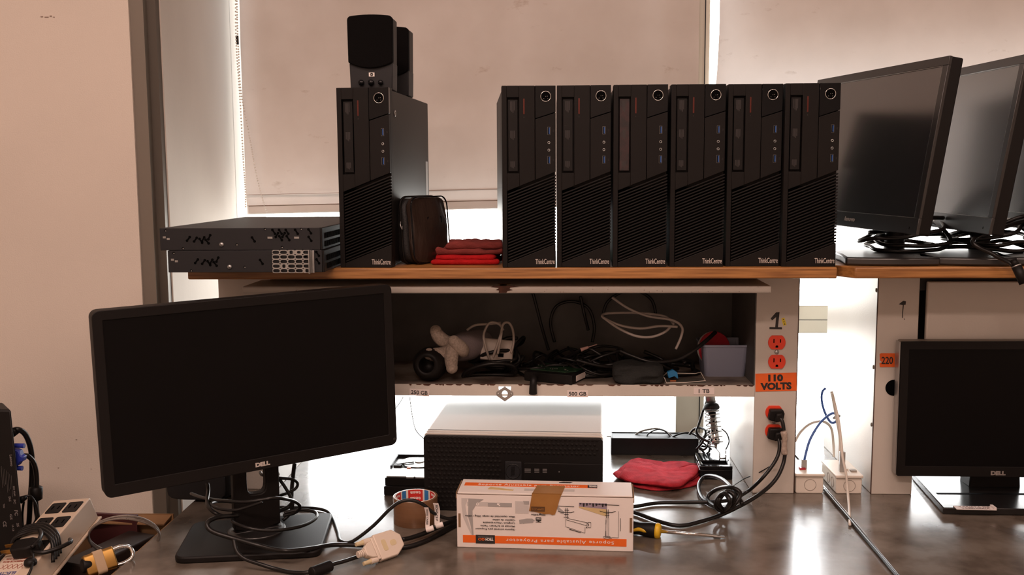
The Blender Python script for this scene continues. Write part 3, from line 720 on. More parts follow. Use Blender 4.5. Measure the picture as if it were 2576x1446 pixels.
fh = obj('front_half', soft_box(.121, .012, .131, seed=5, amp=.006, puff=.009), M['pouchface'], pou, smooth=True, xf=A_ @ T(Vector((0, -.015, 0))))
def loop_rect(w, h, y, r=.02, z0=0):
    P = []
    for cx, cz, s in ((w/2-r, h-r, 0), (-w/2+r, h-r, 90), (-w/2+r, r, 180), (w/2-r, r, 270)):
        for k in range(6): t = radians(s+18*k); P.append(Vector((cx+r*cos(t), y, z0+cz+r*sin(t))))
    P.append(P[0]); return P
bm = B(); tube(bm, loop_rect(.121, .131, -.022), .0016, 6, 1, smooth=False); obj('piping', bm, M['gloss'], pou, smooth=True, xf=A_)
bm = B(); tube(bm, loop_rect(.123, .133, .004), .0022, 6, 1, smooth=False); obj('zip', bm, M['black'], pou, smooth=True, xf=A_)
obj('logo_patch', rbox(B(), -.018, .030, -.0285, -.0255, .078, .091, .002), M['gloss'], fh, xf=A_)
bm = B(); tube(bm, [(-.064, .003, .085), (-.068, .001, .078), (-.066, -.001, .070), (-.062, .002, .076)], .0013, 6); obj('zip_pull', bm, M['silver'], pou, smooth=True, xf=A_)

# ================================================================= folded cloths
def fold_cloth(layers, bumpamp=.003, seed=0, nr=14, ns=64):
    """layers: list of (outline [(x,y)...], z0, thickness)"""
    bm = B()
    for li, (outl, z0, th) in enumerate(layers):
        P = spline([Vector((x, y, 0)) for x, y in outl]+[Vector((*outl[0], 0))], 10)[:-1]; n = len(P)
        c = sum(P, Vector())/n; rings = []
        prof = [(0, 1), (.25, 1), (.5, 1), (.7, 1), (.84, .99), (.93, .93), (.975, .78), (1.0, .5), (.975, .2), (.93, .05)]
        for fr_, hz in prof:
            ring = []
            for p in P:
                q = c+(p-c)*fr_; nz = noise.noise(Vector((q.x*22+seed, q.y*22, li*3.3)))*bumpamp+noise.noise(Vector((q.x*60, q.y*60+seed, li)))*bumpamp*.45
                z = z0+th*hz+nz*(1 if hz > .4 else 0)
                ring.append(bm.verts.new((q.x, q.y, max(z, .0005))))
            rings.append(ring)
        for i in range(len(rings)-1):
            for k in range(n):
                try: bm.faces.new((rings[i][k], rings[i][(k+1) % n], rings[i+1][(k+1) % n], rings[i+1][k]))
                except ValueError: pass
        try: bm.faces.new(rings[-1])
        except ValueError: pass
    bmesh.ops.remove_doubles(bm, verts=bm.verts, dist=1e-5)
    return bm
def rel(pts, Z, o): return [(onz(px, py, Z).x-o.x, onz(px, py, Z).y-o.y) for px, py in pts]
# on the board: bright one below, dull one above
def cloth_at(name, m, lab, cx, cy, z, outs, th, amp, seed, grp):
    L_ = []; zz = 0
    for o_, t_ in zip(outs, th): L_.append((o_, zz, t_)); zz += t_*.82
    bm = fold_cloth(L_, amp, seed); bm.transform(T(Vector((cx, cy, z))))
    return single(name, bm, m, lab, 'cloth', (cx, cy, z), grp, smooth=True)
px0 = at(1180, 660, -.06)
def quad(w, d, sk=0, j=0):
    r_ = random.Random(j); g_ = lambda: r_.uniform(-.005, .005)
    P = []
    for x, y in ((-1, -1), (-.35, -1.0), (.3, -1.0), (1, -1), (1.02, -.3), (1, .4), (1, 1), (.3, 1), (-.4, 1), (-1, 1), (-1, .3), (-1, -.4)):
        P.append((x*w/2+sk*y+g_(), y*d/2+g_()))
    return P
cloth_at('folded_cloth', M['redcloth2'], 'bright red folded cloth lying flat on the board, underneath the dull one', px0.x-.005, -.045, SH, [quad(.128, .10, 0, 1), quad(.118, .092, .004, 2)], [.011, .010], .002, 1, 'red cloths')
cloth_at('folded_cloth', M['redcloth3'], 'dull dark red folded cloth heaped on top of the bright red one', px0.x+.010, -.035, SH+.0185, [quad(.132, .092, .006, 3), quad(.105, .085, .0, 4)], [.013, .015], .007, 7, 'red cloths')
# on the desk
o_ = onz(1652, 1195, 0)
L1 = rel([(1568, 1210), (1600, 1229), (1660, 1236), (1715, 1231), (1759, 1219), (1765, 1185), (1745, 1170), (1680, 1165), (1600, 1178)], .0, o_)
L2 = rel([(1541, 1188), (1560, 1200), (1620, 1214), (1690, 1221), (1722, 1212), (1757, 1190), (1760, 1168), (1690, 1160), (1600, 1152), (1565, 1170)], .012, o_)
L3 = rel([(1558, 1186), (1590, 1198), (1650, 1206), (1700, 1212), (1725, 1203), (1756, 1175), (1758, 1158), (1722, 1166), (1690, 1167), (1620, 1152), (1590, 1150), (1570, 1164)], .026, o_)
bm = fold_cloth([(L1, 0, .0065), (L2, .0055, .0075), (L3, .0115, .008)], .0050, 3); bm.transform(T(o_))
single('folded_cloth', bm, M['redcloth'], 'crimson folded cloth on the desk beside the soldering iron stand', 'cloth', o_, 'red cloths', smooth=True)

# ================================================================= slim monitors on the right-hand board
def lenovo():
    base = Vector((.70, .065, SH))
    t = thing('slim_monitor', 'x', 'monitor', base, 0, 'slim black monitors turned sideways on the board')
    PM = pose((.634, .06, .708), -1.345, -.155, .010)
    w, h = .507, .322; obj_ = lambda n, bm, m, par=t, **k: obj(n, bm, m, par, world=True, xf=PM, **k)
    sh = obj_('shell', rbox(B(), -w/2, w/2, .004, .028, -h/2, h/2, .004), M['black2'], bevel=.002)
    bw, bb = .0165, .030
    bm = B(); X0, X1, Z0, Z1 = -w/2, w/2, -h/2, h/2
    for r_ in ((X0, X1, Z1-bw, Z1), (X0, X1, Z0, Z0+bb), (X0, X0+bw, Z0+bb, Z1-bw), (X1-bw, X1, Z0+bb, Z1-bw)): box(bm, r_[0], r_[1], 0, .006, r_[2], r_[3])
    bz = obj_('bezel', bm, M['bezel2'], bevel=.0008)
    obj_('screen', box(B(), X0+bw, X1-bw, .0025, .005, Z0+bb, Z1-bw), M['screen2'])
    bm = B(); e_ = .0007
    for r_ in ((X0+bw, X1-bw, Z1-bw-e_, Z1-bw), (X0+bw, X1-bw, Z0+bb, Z0+bb+e_), (X0+bw, X0+bw+e_, Z0+bb, Z1-bw), (X1-bw-e_, X1-bw, Z0+bb, Z1-bw)): box(bm, r_[0], r_[1], .0005, .003, r_[2], r_[3])
    obj_('inner_rim', bm, M['silver'], bz)
    tx = text('lenovo', .0085, .042, .0005, bold=.02, shear=.15); tx.transform(T(Vector((.006, -.0004, Z0+bb/2+.001)))); obj_('badge', tx, M['letter'], bz)
    bm = B(); box(bm, X1-.026, X1-.0245, -.0004, 0, Z0+.009, Z0+.013); obj_('power_light', bm, M['hole'], bz)
    bm = B(); rbox(bm, -.13, .13, .028, .045, -.10, .10, .01); obj_('back_bulge', bm, M['black2'], bevel=.004)
    p0 = PM @ Vector((0, .05, -.04)); bp = Vector((.715, .085, SH))
    bm = B(); tube(bm, [bp+Vector((0, 0, .012)), bp+Vector((0, 0, .07)), (bp+Vector((0, 0, .13))).lerp(p0, .4), p0], lambda t_: .021-.006*t_, 16, 6); obj('neck', bm, M['black2'], t, world=True, smooth=True)
    # base: broad foot with a bowed front edge
    pts = []; W2, D2 = .086, .235
    for k in range(9): u = -1+2*k/8; pts.append((u*W2, -.0-.012*(1-u*u)))
    for k in range(7): a_ = radians(-20+k*220/6); pts.append((cos(a_)*W2*.98, .115+sin(a_)*.10))
    bm = B(); prism(bm, pts, 0, .016, lambda a, b, c: (a, b, c)); 
    fx = at(2255, 660, -.135).x
    obj('base', bm, M['bezel2'], t, world=True, xf=T(Vector((fx, -.128, SH))) @ RZ(-.06), bevel=.004)
    return t
lm = lenovo()
def coil(bm, c, rx, ry, n, r, seed, zspan=.05, zb_=.004, tail=None, tiltv=.25):
    rnd = random.Random(seed); pts = []
    for k in range(n*10):
        t = 2*pi*k/10; j = rnd.uniform(.82, 1.12); l_ = (k//10)/max(n-1, 1)
        z = zb_+zspan*l_+rnd.uniform(-.004, .006)+tiltv*.06*(1+sin(t+l_*2.2))*(.3+l_)
        pts.append(c+Vector((rx*j*cos(t)+.012*sin(l_*7), ry*j*sin(t)+.012*cos(l_*5), max(z, zb_))))
    if tail: pts += tail
    tube(bm, pts, r, 8, 5)
labs = ('slim monitor nearest the tower row, with its lenovo mark in full view', 'middle slim monitor of three, its beige-lit screen partly behind the first', 'slim monitor cut off by the right edge of the picture')
offs = ((0, 0, -.02), (.165, -.012, -.17), (.312, -.022, -.18))
for i, (dx, dy, dr) in enumerate(offs):
    o = lm if i == 0 else copy_tree(lm)
    o.location = lm.location+Vector((dx, dy, 0)) if i else o.location
    o.rotation_euler = (0, 0, dr)
    if i: o.location = Vector((.70+dx, .065+dy, SH))
    tag(o, labs[i], 'monitor')
    c = Vector((.715+dx, .03+dy, SH+.02)); bm = B()
    tail = [] if i != 1 else [at(2450, 600, -.13), at(2500, 640, -.16), at(2545, 665, -.19), at(2562, 690, -.20)]
    coil(bm, c, .075, .075, 4, .0042, 21+i, .028, .0, tail); 
    single('power_cable', bm, M['cable'], ('coiled black cable around the foot of the first slim monitor', 'coiled black cable on the middle slim monitor foot, one end hanging down', 'coiled black cable around the foot of the slim monitor at the picture edge')[i], 'cable', c, 'coiled cables on the monitor feet', smooth=True)
bm = B(); p0, p1 = at(2556, 668, -.195), at(2578, 712, -.205)
plug = thing('barrel_plug', 'black barrel-shaped cable end hanging in front of the right board edge', 'plug', p1)
obj('body', cyl(B(), p0, p1, .0085, .0095), M['black2'], plug, world=True, smooth=True); obj('ring', cyl(B(), p0+(p0-p1)*.02, p0+(p1-p0)*.05, .0088), M['silver'], plug, world=True, smooth=True)
obj('strain_relief', cyl(B(), p0+(p0-p1)*.35, p0, .005, .0075), M['black'], plug, world=True, smooth=True)

# ================================================================= flat monitors on the desks
def dell_text(h, w): return text('DELL', h, w, .0006, bold=.06, spacing=.92)
def flat_monitor(name, lab, PM, w, h, bw, bb, rad, logo_h, mat_b, mat_s, side=None, deep=.045):
    t = thing(name, lab, 'monitor')
    return t
# left-hand one
cb = onz(640, 1360, 0); bc = Vector((-.534, -.295, 0))
ml = thing('flat_monitor', 'large black monitor on a cable-draped stand at the left end of the desk', 'monitor', bc, 0, 'black desk monitors with a maker badge')
PM = pose((-.5114, -.3242, .2965), .6145, .001, -.0196); w, h = .5274, .3096
X0, X1, Z0, Z1 = -w/2, w/2, -h/2, h/2; bw, bb = .0165, .0215
mo = lambda n, bm, m, par=ml, **k: obj(n, bm, m, par, world=True, xf=PM, **k)
bm = B(); rbox(bm, X0, X1, .006, .030, Z0, Z1, .012, 5); sh = mo('shell', bm, M['black'], bevel=.003)
# bezel ring with rounded outside corners
def ring_bezel(bm, X0, X1, Z0, Z1, bwl, bt, bb, r, y0, y1, seg=6):
    out, inn = [], []
    cs = ((X1-r, Z1-r, 0, X1-bwl, Z1-bt), (X0+r, Z1-r, 90, X0+bwl, Z1-bt), (X0+r, Z0+r, 180, X0+bwl, Z0+bb), (X1-r, Z0+r, 270, X1-bwl, Z0+bb))
    for cx, cz, s, ix, iz in cs:
        for k in range(seg+1): t = radians(s+90*k/seg); out.append((cx+r*cos(t), cz+r*sin(t))); inn.append((ix, iz))
    n = len(out); A = [bm.verts.new((p[0], y0, p[1])) for p in out]; C_ = [bm.verts.new((p[0], y1, p[1])) for p in out]
    I = {}; J = {}
    for p in inn:
        if p not in I: I[p] = bm.verts.new((p[0], y0+.0005, p[1])); J[p] = bm.verts.new((p[0], y1, p[1]))
    for k in range(n):
        a, b = inn[k], inn[(k+1) % n]
        bm.faces.new([A[k], A[(k+1) % n]]+([I[b]] if a == b else [I[b], I[a]]))
        bm.faces.new((A[k], C_[k], C_[(k+1) % n], A[(k+1) % n]))
        if a != b: bm.faces.new((I[a], I[b], J[b], J[a]))
    return bm
bzl = mo('bezel', ring_bezel(B(), X0, X1, Z0, Z1, bw, bw, bb, .012, 0, .008), M['black'], bevel=.0012)
mo('screen', box(B(), X0+bw-.001, X1-bw+.001, .0022, .006, Z0+bb-.001, Z1-bw+.001), M['screen'])
tx = dell_text(.0068, .0265); tx.transform(T(Vector((-.0, -.0004, Z0+.0105)))); mo('badge', tx, M['letter'], bzl)
bm = B(); lathe(bm, [(.0025, 0), (.0025, .0005)], (X1-.006, 0, Z0+.012), (0, -1, 0), 14); mo('power_button', bm, M['mark'], bzl)
bm = B(); rbox(bm, -.16, .16, .030, .048, -.11, .11, .02, 5); mo('back_bulge', bm, M['black2'], bevel=.006)
# neck with its cable hole, disc and base
NB = pose((bc.x+.0, bc.y+.012, 0), .55)
bm = B(); hw = .042
pts_o = [(-hw*.93, .015), (hw*.93, .015), (hw, .20), (-hw, .20)]
n = 28; out = []; hol = []; hz = .118
for k in range(n):
    t = 2*pi*k/n; c_, s_ = cos(t), sin(t); m_ = max(abs(c_)/hw, abs(s_)/.092); out.append((c_/m_, .108+s_/m_))
    e_ = (abs(c_)**4+abs(s_)**4)**.25; hol.append((c_/e_*.017, .112+s_/e_*.028))
holed(bm, out, hol, 0, .022)
obj('neck', bm, M['black'], ml, world=True, xf=NB, bevel=.003)
bm = B(); prism(bm, [(-.042, .0), (.042, .0), (.046, .020), (.030, .034), (-.030, .034), (-.046, .020)], .013, .019, lambda a, b, c: (a, b-.006, c)); lathe(bm, [(.052, .010), (.052, .015), (.045, .018)], (0, .012, 0), (0, 0, 1), 40)
obj('swivel_disc', bm, M['bezel2'], ml, world=True, xf=NB, smooth=False, bevel=.001)
BF = [onz(435, 1420, 0), onz(806, 1403, 0), onz(838, 1302, 0), onz(488, 1327, 0)]
def rounded_poly(P, r, seg=5):
    out = []; n = len(P)
    for i in range(n):
        p, a, b = Vector(P[i][:2]), Vector(P[i-1][:2]), Vector(P[(i+1) % n][:2]); d1, d2 = (a-p).normalized(), (b-p).normalized()
        s, e_ = p+d1*r, p+d2*r
        for k in range(seg+1): t = k/seg; q = s*(1-t)**2+p*2*t*(1-t)+e_*t*t; out.append((q.x, q.y))
    return out
bm = B(); prism(bm, rounded_poly(BF, .022), 0, .012, lambda a, b, c: (a, b, c)); obj('base', bm, M['black'], ml, world=True, bevel=.003)

# right-hand one
pr_ = thing('flat_monitor', 'black monitor with a grey side edge and glossy slab foot, at the right edge', 'monitor', (.90, .02, 0), 0, 'black desk monitors with a maker badge')
PR = pose((.893, -.045, .1889), -.05, .03, -.012); w, h = .3925, .2763
X0, X1, Z0, Z1 = -w/2, w/2, -h/2, h/2; mo = lambda n, bm, m, par=pr_, **k: obj(n, bm, m, par, world=True, xf=PR, **k)
mo('shell', rbox(B(), X0-.001, X1+.001, .007, .026, Z0-.001, Z1+.001, .004), M['alu'], bevel=.002)
bzr = mo('bezel', ring_bezel(B(), X0, X1, Z0, Z1, .016, .016, .021, .003, 0, .008, 3), M['black'], bevel=.0008)
bm = B(); box(bm, X0-.0035, X0-.001, .002, .024, Z0+.004, Z1-.001); mo('side_trim', bm, M['silver'])
mo('screen', box(B(), X0+.015, X1-.015, .0022, .006, Z0+.020, Z1-.015), M['screen'])
tx = dell_text(.0075, .0285); tx.transform(T(Vector((0, -.0004, Z0+.0085)))); mo('badge', tx, mat('letter_dim', (.25, .22, .2), .5), bzr)
cxr = onz(2480, 1230, 0).x
bm = B(); prism(bm, [(-.052, .012), (.052, .012), (.047, .085), (-.047, .085)], .055, .105); prism(bm, [(-.045, .08), (.045, .08), (.045, .183), (-.045, .183)], .022, .085)
obj('neck', bm, M['black2'], pr_, world=True, xf=T(Vector((cxr+.005, -.045, 0))), bevel=.003)
A0, A1 = onz(2372, 1294, 0), onz(2297, 1208, 0)
pts = [(A0.x, A0.y), (A0.x+.245, A0.y-.006), (A1.x+.375, A1.y-.01), (A1.x+.37, A1.y+.035), (A1.x+.01, A1.y+.045), (A1.x, A1.y)]
bm = B(); prism(bm, pts, 0.001, .014, lambda a, b, c: (a, b, c)); obj('base', bm, mat('gloss_foot', (.012, .011, .011), .2, spec=.6), pr_, world=True, bevel=.0015)
g0 = onz(2356, 1241, .014); bm = B(); box(bm, g0.x, g0.x+.30, g0.y-.005, g0.y+.005, .0138, .0144); obj('groove', bm, M['hole'], pr_, world=True)
cdp = onz(2452, 1278, .0145); pc_ = thing('paper_card', 'handwritten paper scrap lying on the glossy monitor foot', 'paper', (cdp.x, cdp.y, .0143))
obj('slip', box(B(), -.037, .037, -.010, .010, 0, .0012), M['paper'], pc_, xf=RZ(-.04)); 
for yy, s, w_ in ((.004, 'TARJETA DE', .058), (-.0045, 'INGENIERIA', .052)):
    tx = text(s, .0058, w_, .0002); tx.transform(RX(radians(-90))); obj('handwriting', tx, mat('brown_ink', (.12, .05, .04), .7), pc_, xf=T(Vector((0, yy, .0014))) @ RZ(-.04))
obj('curled_edge', box(B(), .032, .037, -.010, .008, .001, .005), M['paper'], pc_)

# ================================================================= tower computer lying on its side
fl_ = onz(1068, 1283, 0); wd = .351; yw = -.050
dt = thing('tower_computer', 'grey computer tower lying on its side, black honeycomb front facing out', 'computer', (fl_.x, fl_.y, 0), yw)
zt_ = at(1290, 1095, fl_.y-.01).z; hd = zt_
obj('case', rbox(B(), .0, wd, .022, .417, .0, hd, .006, 3), M['dellgrey'], dt, bevel=.0015)
obj('top_seam', box(B(), .004, wd-.004, .031, .0325, hd-.0005, hd+.0003), M['ink'], dt)
obj('top_lip', rbox(B(), 0, wd, .010, .0225, hd-.02, hd-.0008, .006, 3), M['dellgrey'], dt, bevel=.001)
fr_ = obj('front_panel', rbox(B(), 0, wd, 0, .016, .001, hd-.004, .006, 3), M['black2'], dt, bevel=.0015)
bm = B(); 
for i in range(40):
    for j in range(16):
        x = .010+i*.0088+(.0044 if j % 2 else 0); z = .010+j*.0092
        if x > wd-.008 or (x > .155 and z < .115 and z > .02): continue
        pts = [(x+.0036*cos(radians(60*k+30)), z+.0036*sin(radians(60*k+30))) for k in range(6)]
        vs = [bm.verts.new((a, -.0006, b)) for a, b in pts]; c_ = bm.verts.new((x, .0015-.003, z))
        for k in range(6): bm.faces.new((vs[k], vs[(k+1) % 6], c_))
obj('honeycomb', bm, M['black'], fr_)
px = lambda p, q: (at(p, q, fl_.y-.008).x-fl_.x, at(p, q, fl_.y-.008).z)
x0, z1 = px(1271, 1160); x1, z0 = px(1313, 1262)
bd = obj('badge_plate', box(B(), x0, x1, -.0022, .001, z0+.015, z1), M['slate'], dt, bevel=.0008)
cx_, cz_ = px(1291, 1184)
bm = B(); lathe(bm, [(.0135, 0), (.0135, .0008), (.0148, .0008), (.0148, 0)], (cx_, -.0022, cz_), (0, -1, 0), 32, closed=True); obj('badge_ring', bm, mat('dim_ring', (.05, .05, .05), .3, .8), bd, smooth=True)
tx = dell_text(.006, .019); tx.transform(RY(pi/2)); obj('badge', tx, mat('dim_ring', (0, 0, 0)), bd, xf=T(Vector((cx_, -.0028, cz_))))
x2, _z = px(1515, 1200); x1b, zd1 = px(1318, 1163); _x, zd0 = px(1318, 1208)
dv = obj('disc_drive', rbox(B(), x1b, x2, -.0012, .001, zd0, zd1, .003), M['black2'], dt, bevel=.0006)
obj('disc_drive', rbox(B(), x1b, x2, -.0012, .001, zd0-.045, zd0-.003, .003), M['black2'], dt, bevel=.0006)
for pxx, wv in ((1328, .012), (1351, .0095), (1371, .0085)):
    a_, b_2 = px(pxx, 1182); bm = B()
    for q in range(3): box(bm, a_-wv/2, a_+wv/2, -.0016, -.0012, b_2-.004+q*.003, b_2-.0022+q*.003)
    obj('disc_mark', bm, mat('mark_mid', (.13, .12, .115), .6), dv)
a_, b_2 = px(1407, 1184); bm = B(); lathe(bm, [(.0014, 0), (.0014, .0008)], (a_, -.0012, b_2), (0, -1, 0), 10); obj('eject_button', bm, mat('mark_mid', (0, 0, 0)), dv)

# ================================================================= projector bracket carton
pa, pb = onz(1150, 1376, 0), onz(1593, 1388, 0)
pw = (pb-pa).length; pyaw = math.atan2(pb.y-pa.y, pb.x-pa.x)
PB = T(pa) @ RZ(pyaw); ph = at(1147, 1237, pa.y).z
dpt = .074
bx = thing('printed_carton', 'long white carton with orange bands and upside-down print, taped shut', 'box', (pa.x, pa.y, 0), pyaw)
bo = lambda n, bm, m, par=bx, **k: obj(n, bm, m, par, **k)
bo('carton', box(B(), 0, pw, 0, dpt, 0, ph-.004), M['boxwhite'], bevel=.0012)
bm = B(); box(bm, .001, pw-.001, .0005, dpt, ph-.0045, ph-.0032); bo('cut_edge', bm, M['cardedge'])
lid = bo('lid_flap', box(B(), .002, pw-.002, -.001, dpt+.001, ph-.0030, ph), M['boxwhite'], bevel=.0006)
for xx in (-.0012, pw-.001):
    bm = B(); prism(bm, [(0.0, ph-.012), (.002, ph-.001), (dpt-.004, ph-.001), (dpt-.004, ph-.006), (.012, ph-.005), (.004, ph-.014)], xx, xx+.0022, lambda a, b, c: (c, a, b)); bo('ear_flap', bm, M['cardedge'])
U = lambda u: .002+u*(pw-.004); V = lambda v: (ph-.004)*(1-v)
def decal(n, pts, m, par=bx, y=-.0004, th=.0004):
    return bo(n, prism(B(), [(U(u), V(v)) for u, v in pts], y, y+th), m, par)
def rect(u0, u1, v0, v1): return [(u0, v0), (u1, v0), (u1, v1), (u0, v1)]
decal('hand_hole', rect(.003, .016, .36, .62), M['cardedge']); decal('hand_hole', rect(.985, .999, .37, .64), M['cardedge'])
ob = decal('orange_band', rect(.028, .968, .765, .905), M['orange'])
bk = decal('logo_block', rect(.103, .214, .755, .915), M['ink'], y=-.0007)
def btxt(s, u0, u1, v, h, m, par=bx, y=-.0009, rot=pi, bold=0, n='lettering', **k):
    tx = text(s, h, (U(u1)-U(u0)), .0002, bold=bold, **k)
    if rot: tx.transform(Matrix.Rotation(rot, 4, 'Y'))
    return bo(n, tx, m, par, xf=T(Vector(((U(u0)+U(u1))/2, y, V(v)))))
btxt('Soporte Ajustable para Proyector', .278, .897, .842, .0056, M['whiteink'], ob, spacing=1.15)
btxt('TECH', .160, .205, .835, .0042, M['whiteink'], bk, y=-.0010, bold=.04); btxt('GO', .117, .155, .835, .0042, M['orange'], bk, y=-.0010, bold=.04)
btxt('ACCESORIOS', .118, .203, .792, .0012, M['greyink'], bk, y=-.0010)
lines = [('Soporte universal para Proyector', .100, .328, .640), ('Montaje en la Pared / Techo', .131, .328, .580), ('Longitud / Altura ajustable', .146, .328, .520), ('Gestión de cables', .202, .328, .463), ('Max. capacidad de carga: 20kg / 44lbs', .043, .328, .400)]
for s, u0, u1, v in lines:
    btxt(s, u0, u1, v, .0030, M['ink'], bold=.012); btxt('·', .334, .3365, v, .0012, M['ink'], bold=.05)
btxt('20kg/44lbs', .425, .507, .350, .0030, M['ink'], bold=.015)
mi = decal('weight_icon', [(.450, .40), (.482, .40), (.482, .462), (.470, .466), (.470, .478), (.482, .484), (.482, .492), (.450, .492), (.450, .484), (.462, .478), (.462, .466), (.450, .462)], M['ink'])
btxt('max', .4535, .4785, .430, .0022, M['whiteink'], mi, y=-.0006, bold=.03)
decal('grey_bar', rect(.175, .313, .145, .220), M['greyink']); decal('grey_bar', rect(.054, .175, .135, .212), M['inkpale'])
decal('tick_mark', [(.228, .155), (.245, .155), (.238, .17), (.247, .20), (.242, .205), (.233, .178), (.228, .19)], M['whiteink'], y=-.0007)
bm = B(); lathe(bm, [(.0018, 0), (.0018, .0003), (.0025, .0003), (.0025, 0)], (U(.115), -.0004, V(.175)), (0, -1, 0), 18, closed=True); bo('recycle_mark', bm, M['whiteink'])
decal('swoosh', [(.022, .07), (.060, .07), (.045, .20), (.055, .45), (.085, .76), (.078, .76), (.055, .60), (.030, .42), (.022, .2)], M['inkpale'])
decal('swoosh', [(.062, .075), (.150, .085), (.110, .17), (.085, .30), (.088, .62), (.090, .76), (.083, .76), (.072, .55), (.060, .42), (.062, .20)], M['greyink'], y=-.0006)
decal('projector_picture', [(.354, .455), (.40, .425), (.430, .425), (.437, .437), (.436, .452), (.442, .442), (.445, .475), (.436, .468), (.438, .49), (.432, .505), (.385, .52), (.384, .527), (.377, .527), (.378, .521), (.357, .530)], M['greyink'])
decal('pale_panel', rect(.333, .41, .105, .33), M['inkpale'])
decal('pale_panel', [(.378, .10), (.412, .10), (.412, .16), (.385, .16)], M['greyink'], y=-.0007)
decal('shadow_ray', [(.565, .20), (.58, .19), (.615, .29), (.61, .33), (.59, .31)], M['greyink'])
# sunset screen pictures and the line drawings of the bracket
decal('screen_picture', [(.697, .11), (.856, .11), (.856, .22), (.697, .18)], M['purple']); decal('screen_picture', [(.697, .18), (.856, .22), (.856, .355), (.697, .20)], M['yellowp'], y=-.0005)
bm = B()
for k in range(9): u = .700+k*.018; prism(bm, [(U(u), V(.115)), (U(u+.012), V(.115)), (U(u+.010), V(.135+.04*((k*5) % 3)/2)), (U(u+.003), V(.14+.04*((k*5) % 3)/2))], -.0008, -.0005)
bo('tree_line', bm, M['ink'])
def lines2(pl, wd_=.00028, n='bracket_drawing', m=None):
    bm = B()
    for P in pl:
        for (a, b, c, d_) in zip([p[0] for p in P[:-1]], [p[1] for p in P[:-1]], [p[0] for p in P[1:]], [p[1] for p in P[1:]]):
            p, q = Vector((U(a), V(b))), Vector((U(c), V(d_))); nn = Vector((-(q-p).y, (q-p).x)); nn = nn.normalized()*wd_
            prism(bm, [(p.x+nn.x, p.y+nn.y), (q.x+nn.x, q.y+nn.y), (q.x-nn.x, q.y-nn.y), (p.x-nn.x, p.y-nn.y)], -.0008, -.0003)
    return bo(n, bm, m or M['ink'])
lines2([[(.578, .27), (.60, .295), (.62, .29), (.65, .295), (.67, .275)], [(.622, .21), (.622, .37)], [(.630, .21), (.630, .40)], [(.615, .25), (.64, .25)], [(.614, .33), (.638, .33)], [(.61, .38), (.64, .38)]], .0004)
lines2([[(.628, .40), (.745, .475)], [(.625, .43), (.742, .53)], [(.622, .40), (.622, .56), (.732, .67), (.732, .56)], [(.742, .47), (.742, .58)], [(.748, .465), (.765, .465), (.765, .565), (.748, .565), (.748, .465)]], .0002)
lines2([[(.745, .49), (.752, .50), (.752, .535)], [(.737, .56), (.745, .575)]], .00045)
lines2([[(.642, .605), (.708, .665)]], .0005)
lines2([[(.815, .25), (.84, .275), (.858, .272), (.885, .275), (.905, .25)], [(.853, .22), (.853, .38)], [(.863, .22), (.863, .38)], [(.848, .30), (.868, .30)], [(.846, .33), (.870, .33)]], .00045)
lines2([[(.851, .38), (.848, .72)], [(.858, .38), (.857, .72)], [(.866, .38), (.866, .72)], [(.836, .73), (.85, .715), (.87, .72), (.885, .75), (.86, .77), (.84, .76), (.836, .73)], [(.922, .25), (.922, .74), (.885, .74)]], .0002)
lines2([[(.851, .42), (.850, .50)], [(.850, .62), (.850, .72)], [(.845, .735), (.875, .735)]], .0004)
lines2([[(.933, .38), (.933, .62)]], .0004)
lines2([[(.575, .175), (.67, .185)], [(.79, .13), (.925, .138)]], .0004, n='dimension_text')
# brown tape over the lid and down the front, ragged lower edge
tpp = [(.430, -.055), (.600, -.055), (.586, .06), (.572, .23), (.560, .335), (.545, .345), (.530, .325), (.500, .335), (.470, .310), (.440, .290), (.412, .280), (.420, .14)]
tp_ = decal('tape_strip', tpp, M['ptape'], y=-.0014, th=.0006)
bm = B(); Zt = ph+.0002; prism(bm, [(U(.430), -.0014), (U(.600), -.0014), (U(.615), .044), (U(.45), .046)], Zt, Zt+.0005, lambda a, b, c: (a, b, c)); bo('tape_strip', bm, M['ptape'])
decal('stamp_block', rect(.424, .503, .195, .285), mat('tape_dark_label', (.10, .045, .015), .3), y=-.0017); btxt('SPP-01', .430, .497, .242, .0036, M['ptape'], y=-.0019)
# printing on the lid
def top(n, pts, m, z=0): return bo(n, prism(B(), [(U(u), v*dpt) for u, v in pts], ph+z, ph+z+.0003, lambda a, b, c: (a, b, c)), m, lid)
ot = top('orange_band', rect(.022, .80, .50, .74), M['orange']); top('logo_block', rect(.745, .80, .50, .74), M['ink'], .0002)
tx = text('Soporte Ajustable para Proyector', .0085, U(.70)-U(.105), .0002, spacing=1.1); tx.transform(RX(radians(-90))); bo('lettering', tx, M['whiteink'], ot, xf=T(Vector((U(.40), .62*dpt, ph+.0005))))
tx = text('TECHGO', .008, U(.797)-U(.752), .0002, bold=.04); tx.transform(RX(radians(-90))); bo('lettering', tx, M['whiteink'], ot, xf=T(Vector((U(.774), .62*dpt, ph+.0007))))
top('screen_picture', [(.165, .25), (.18, .44), (.32, .25), (.315, .18)], M['yellowp']); top('projector_picture', [(.575, .86), (.64, .86), (.655, .93), (.60, .95), (.575, .90)], M['ink'])
top('pale_panel', rect(.38, .67, .18, .36), M['inkpale'])

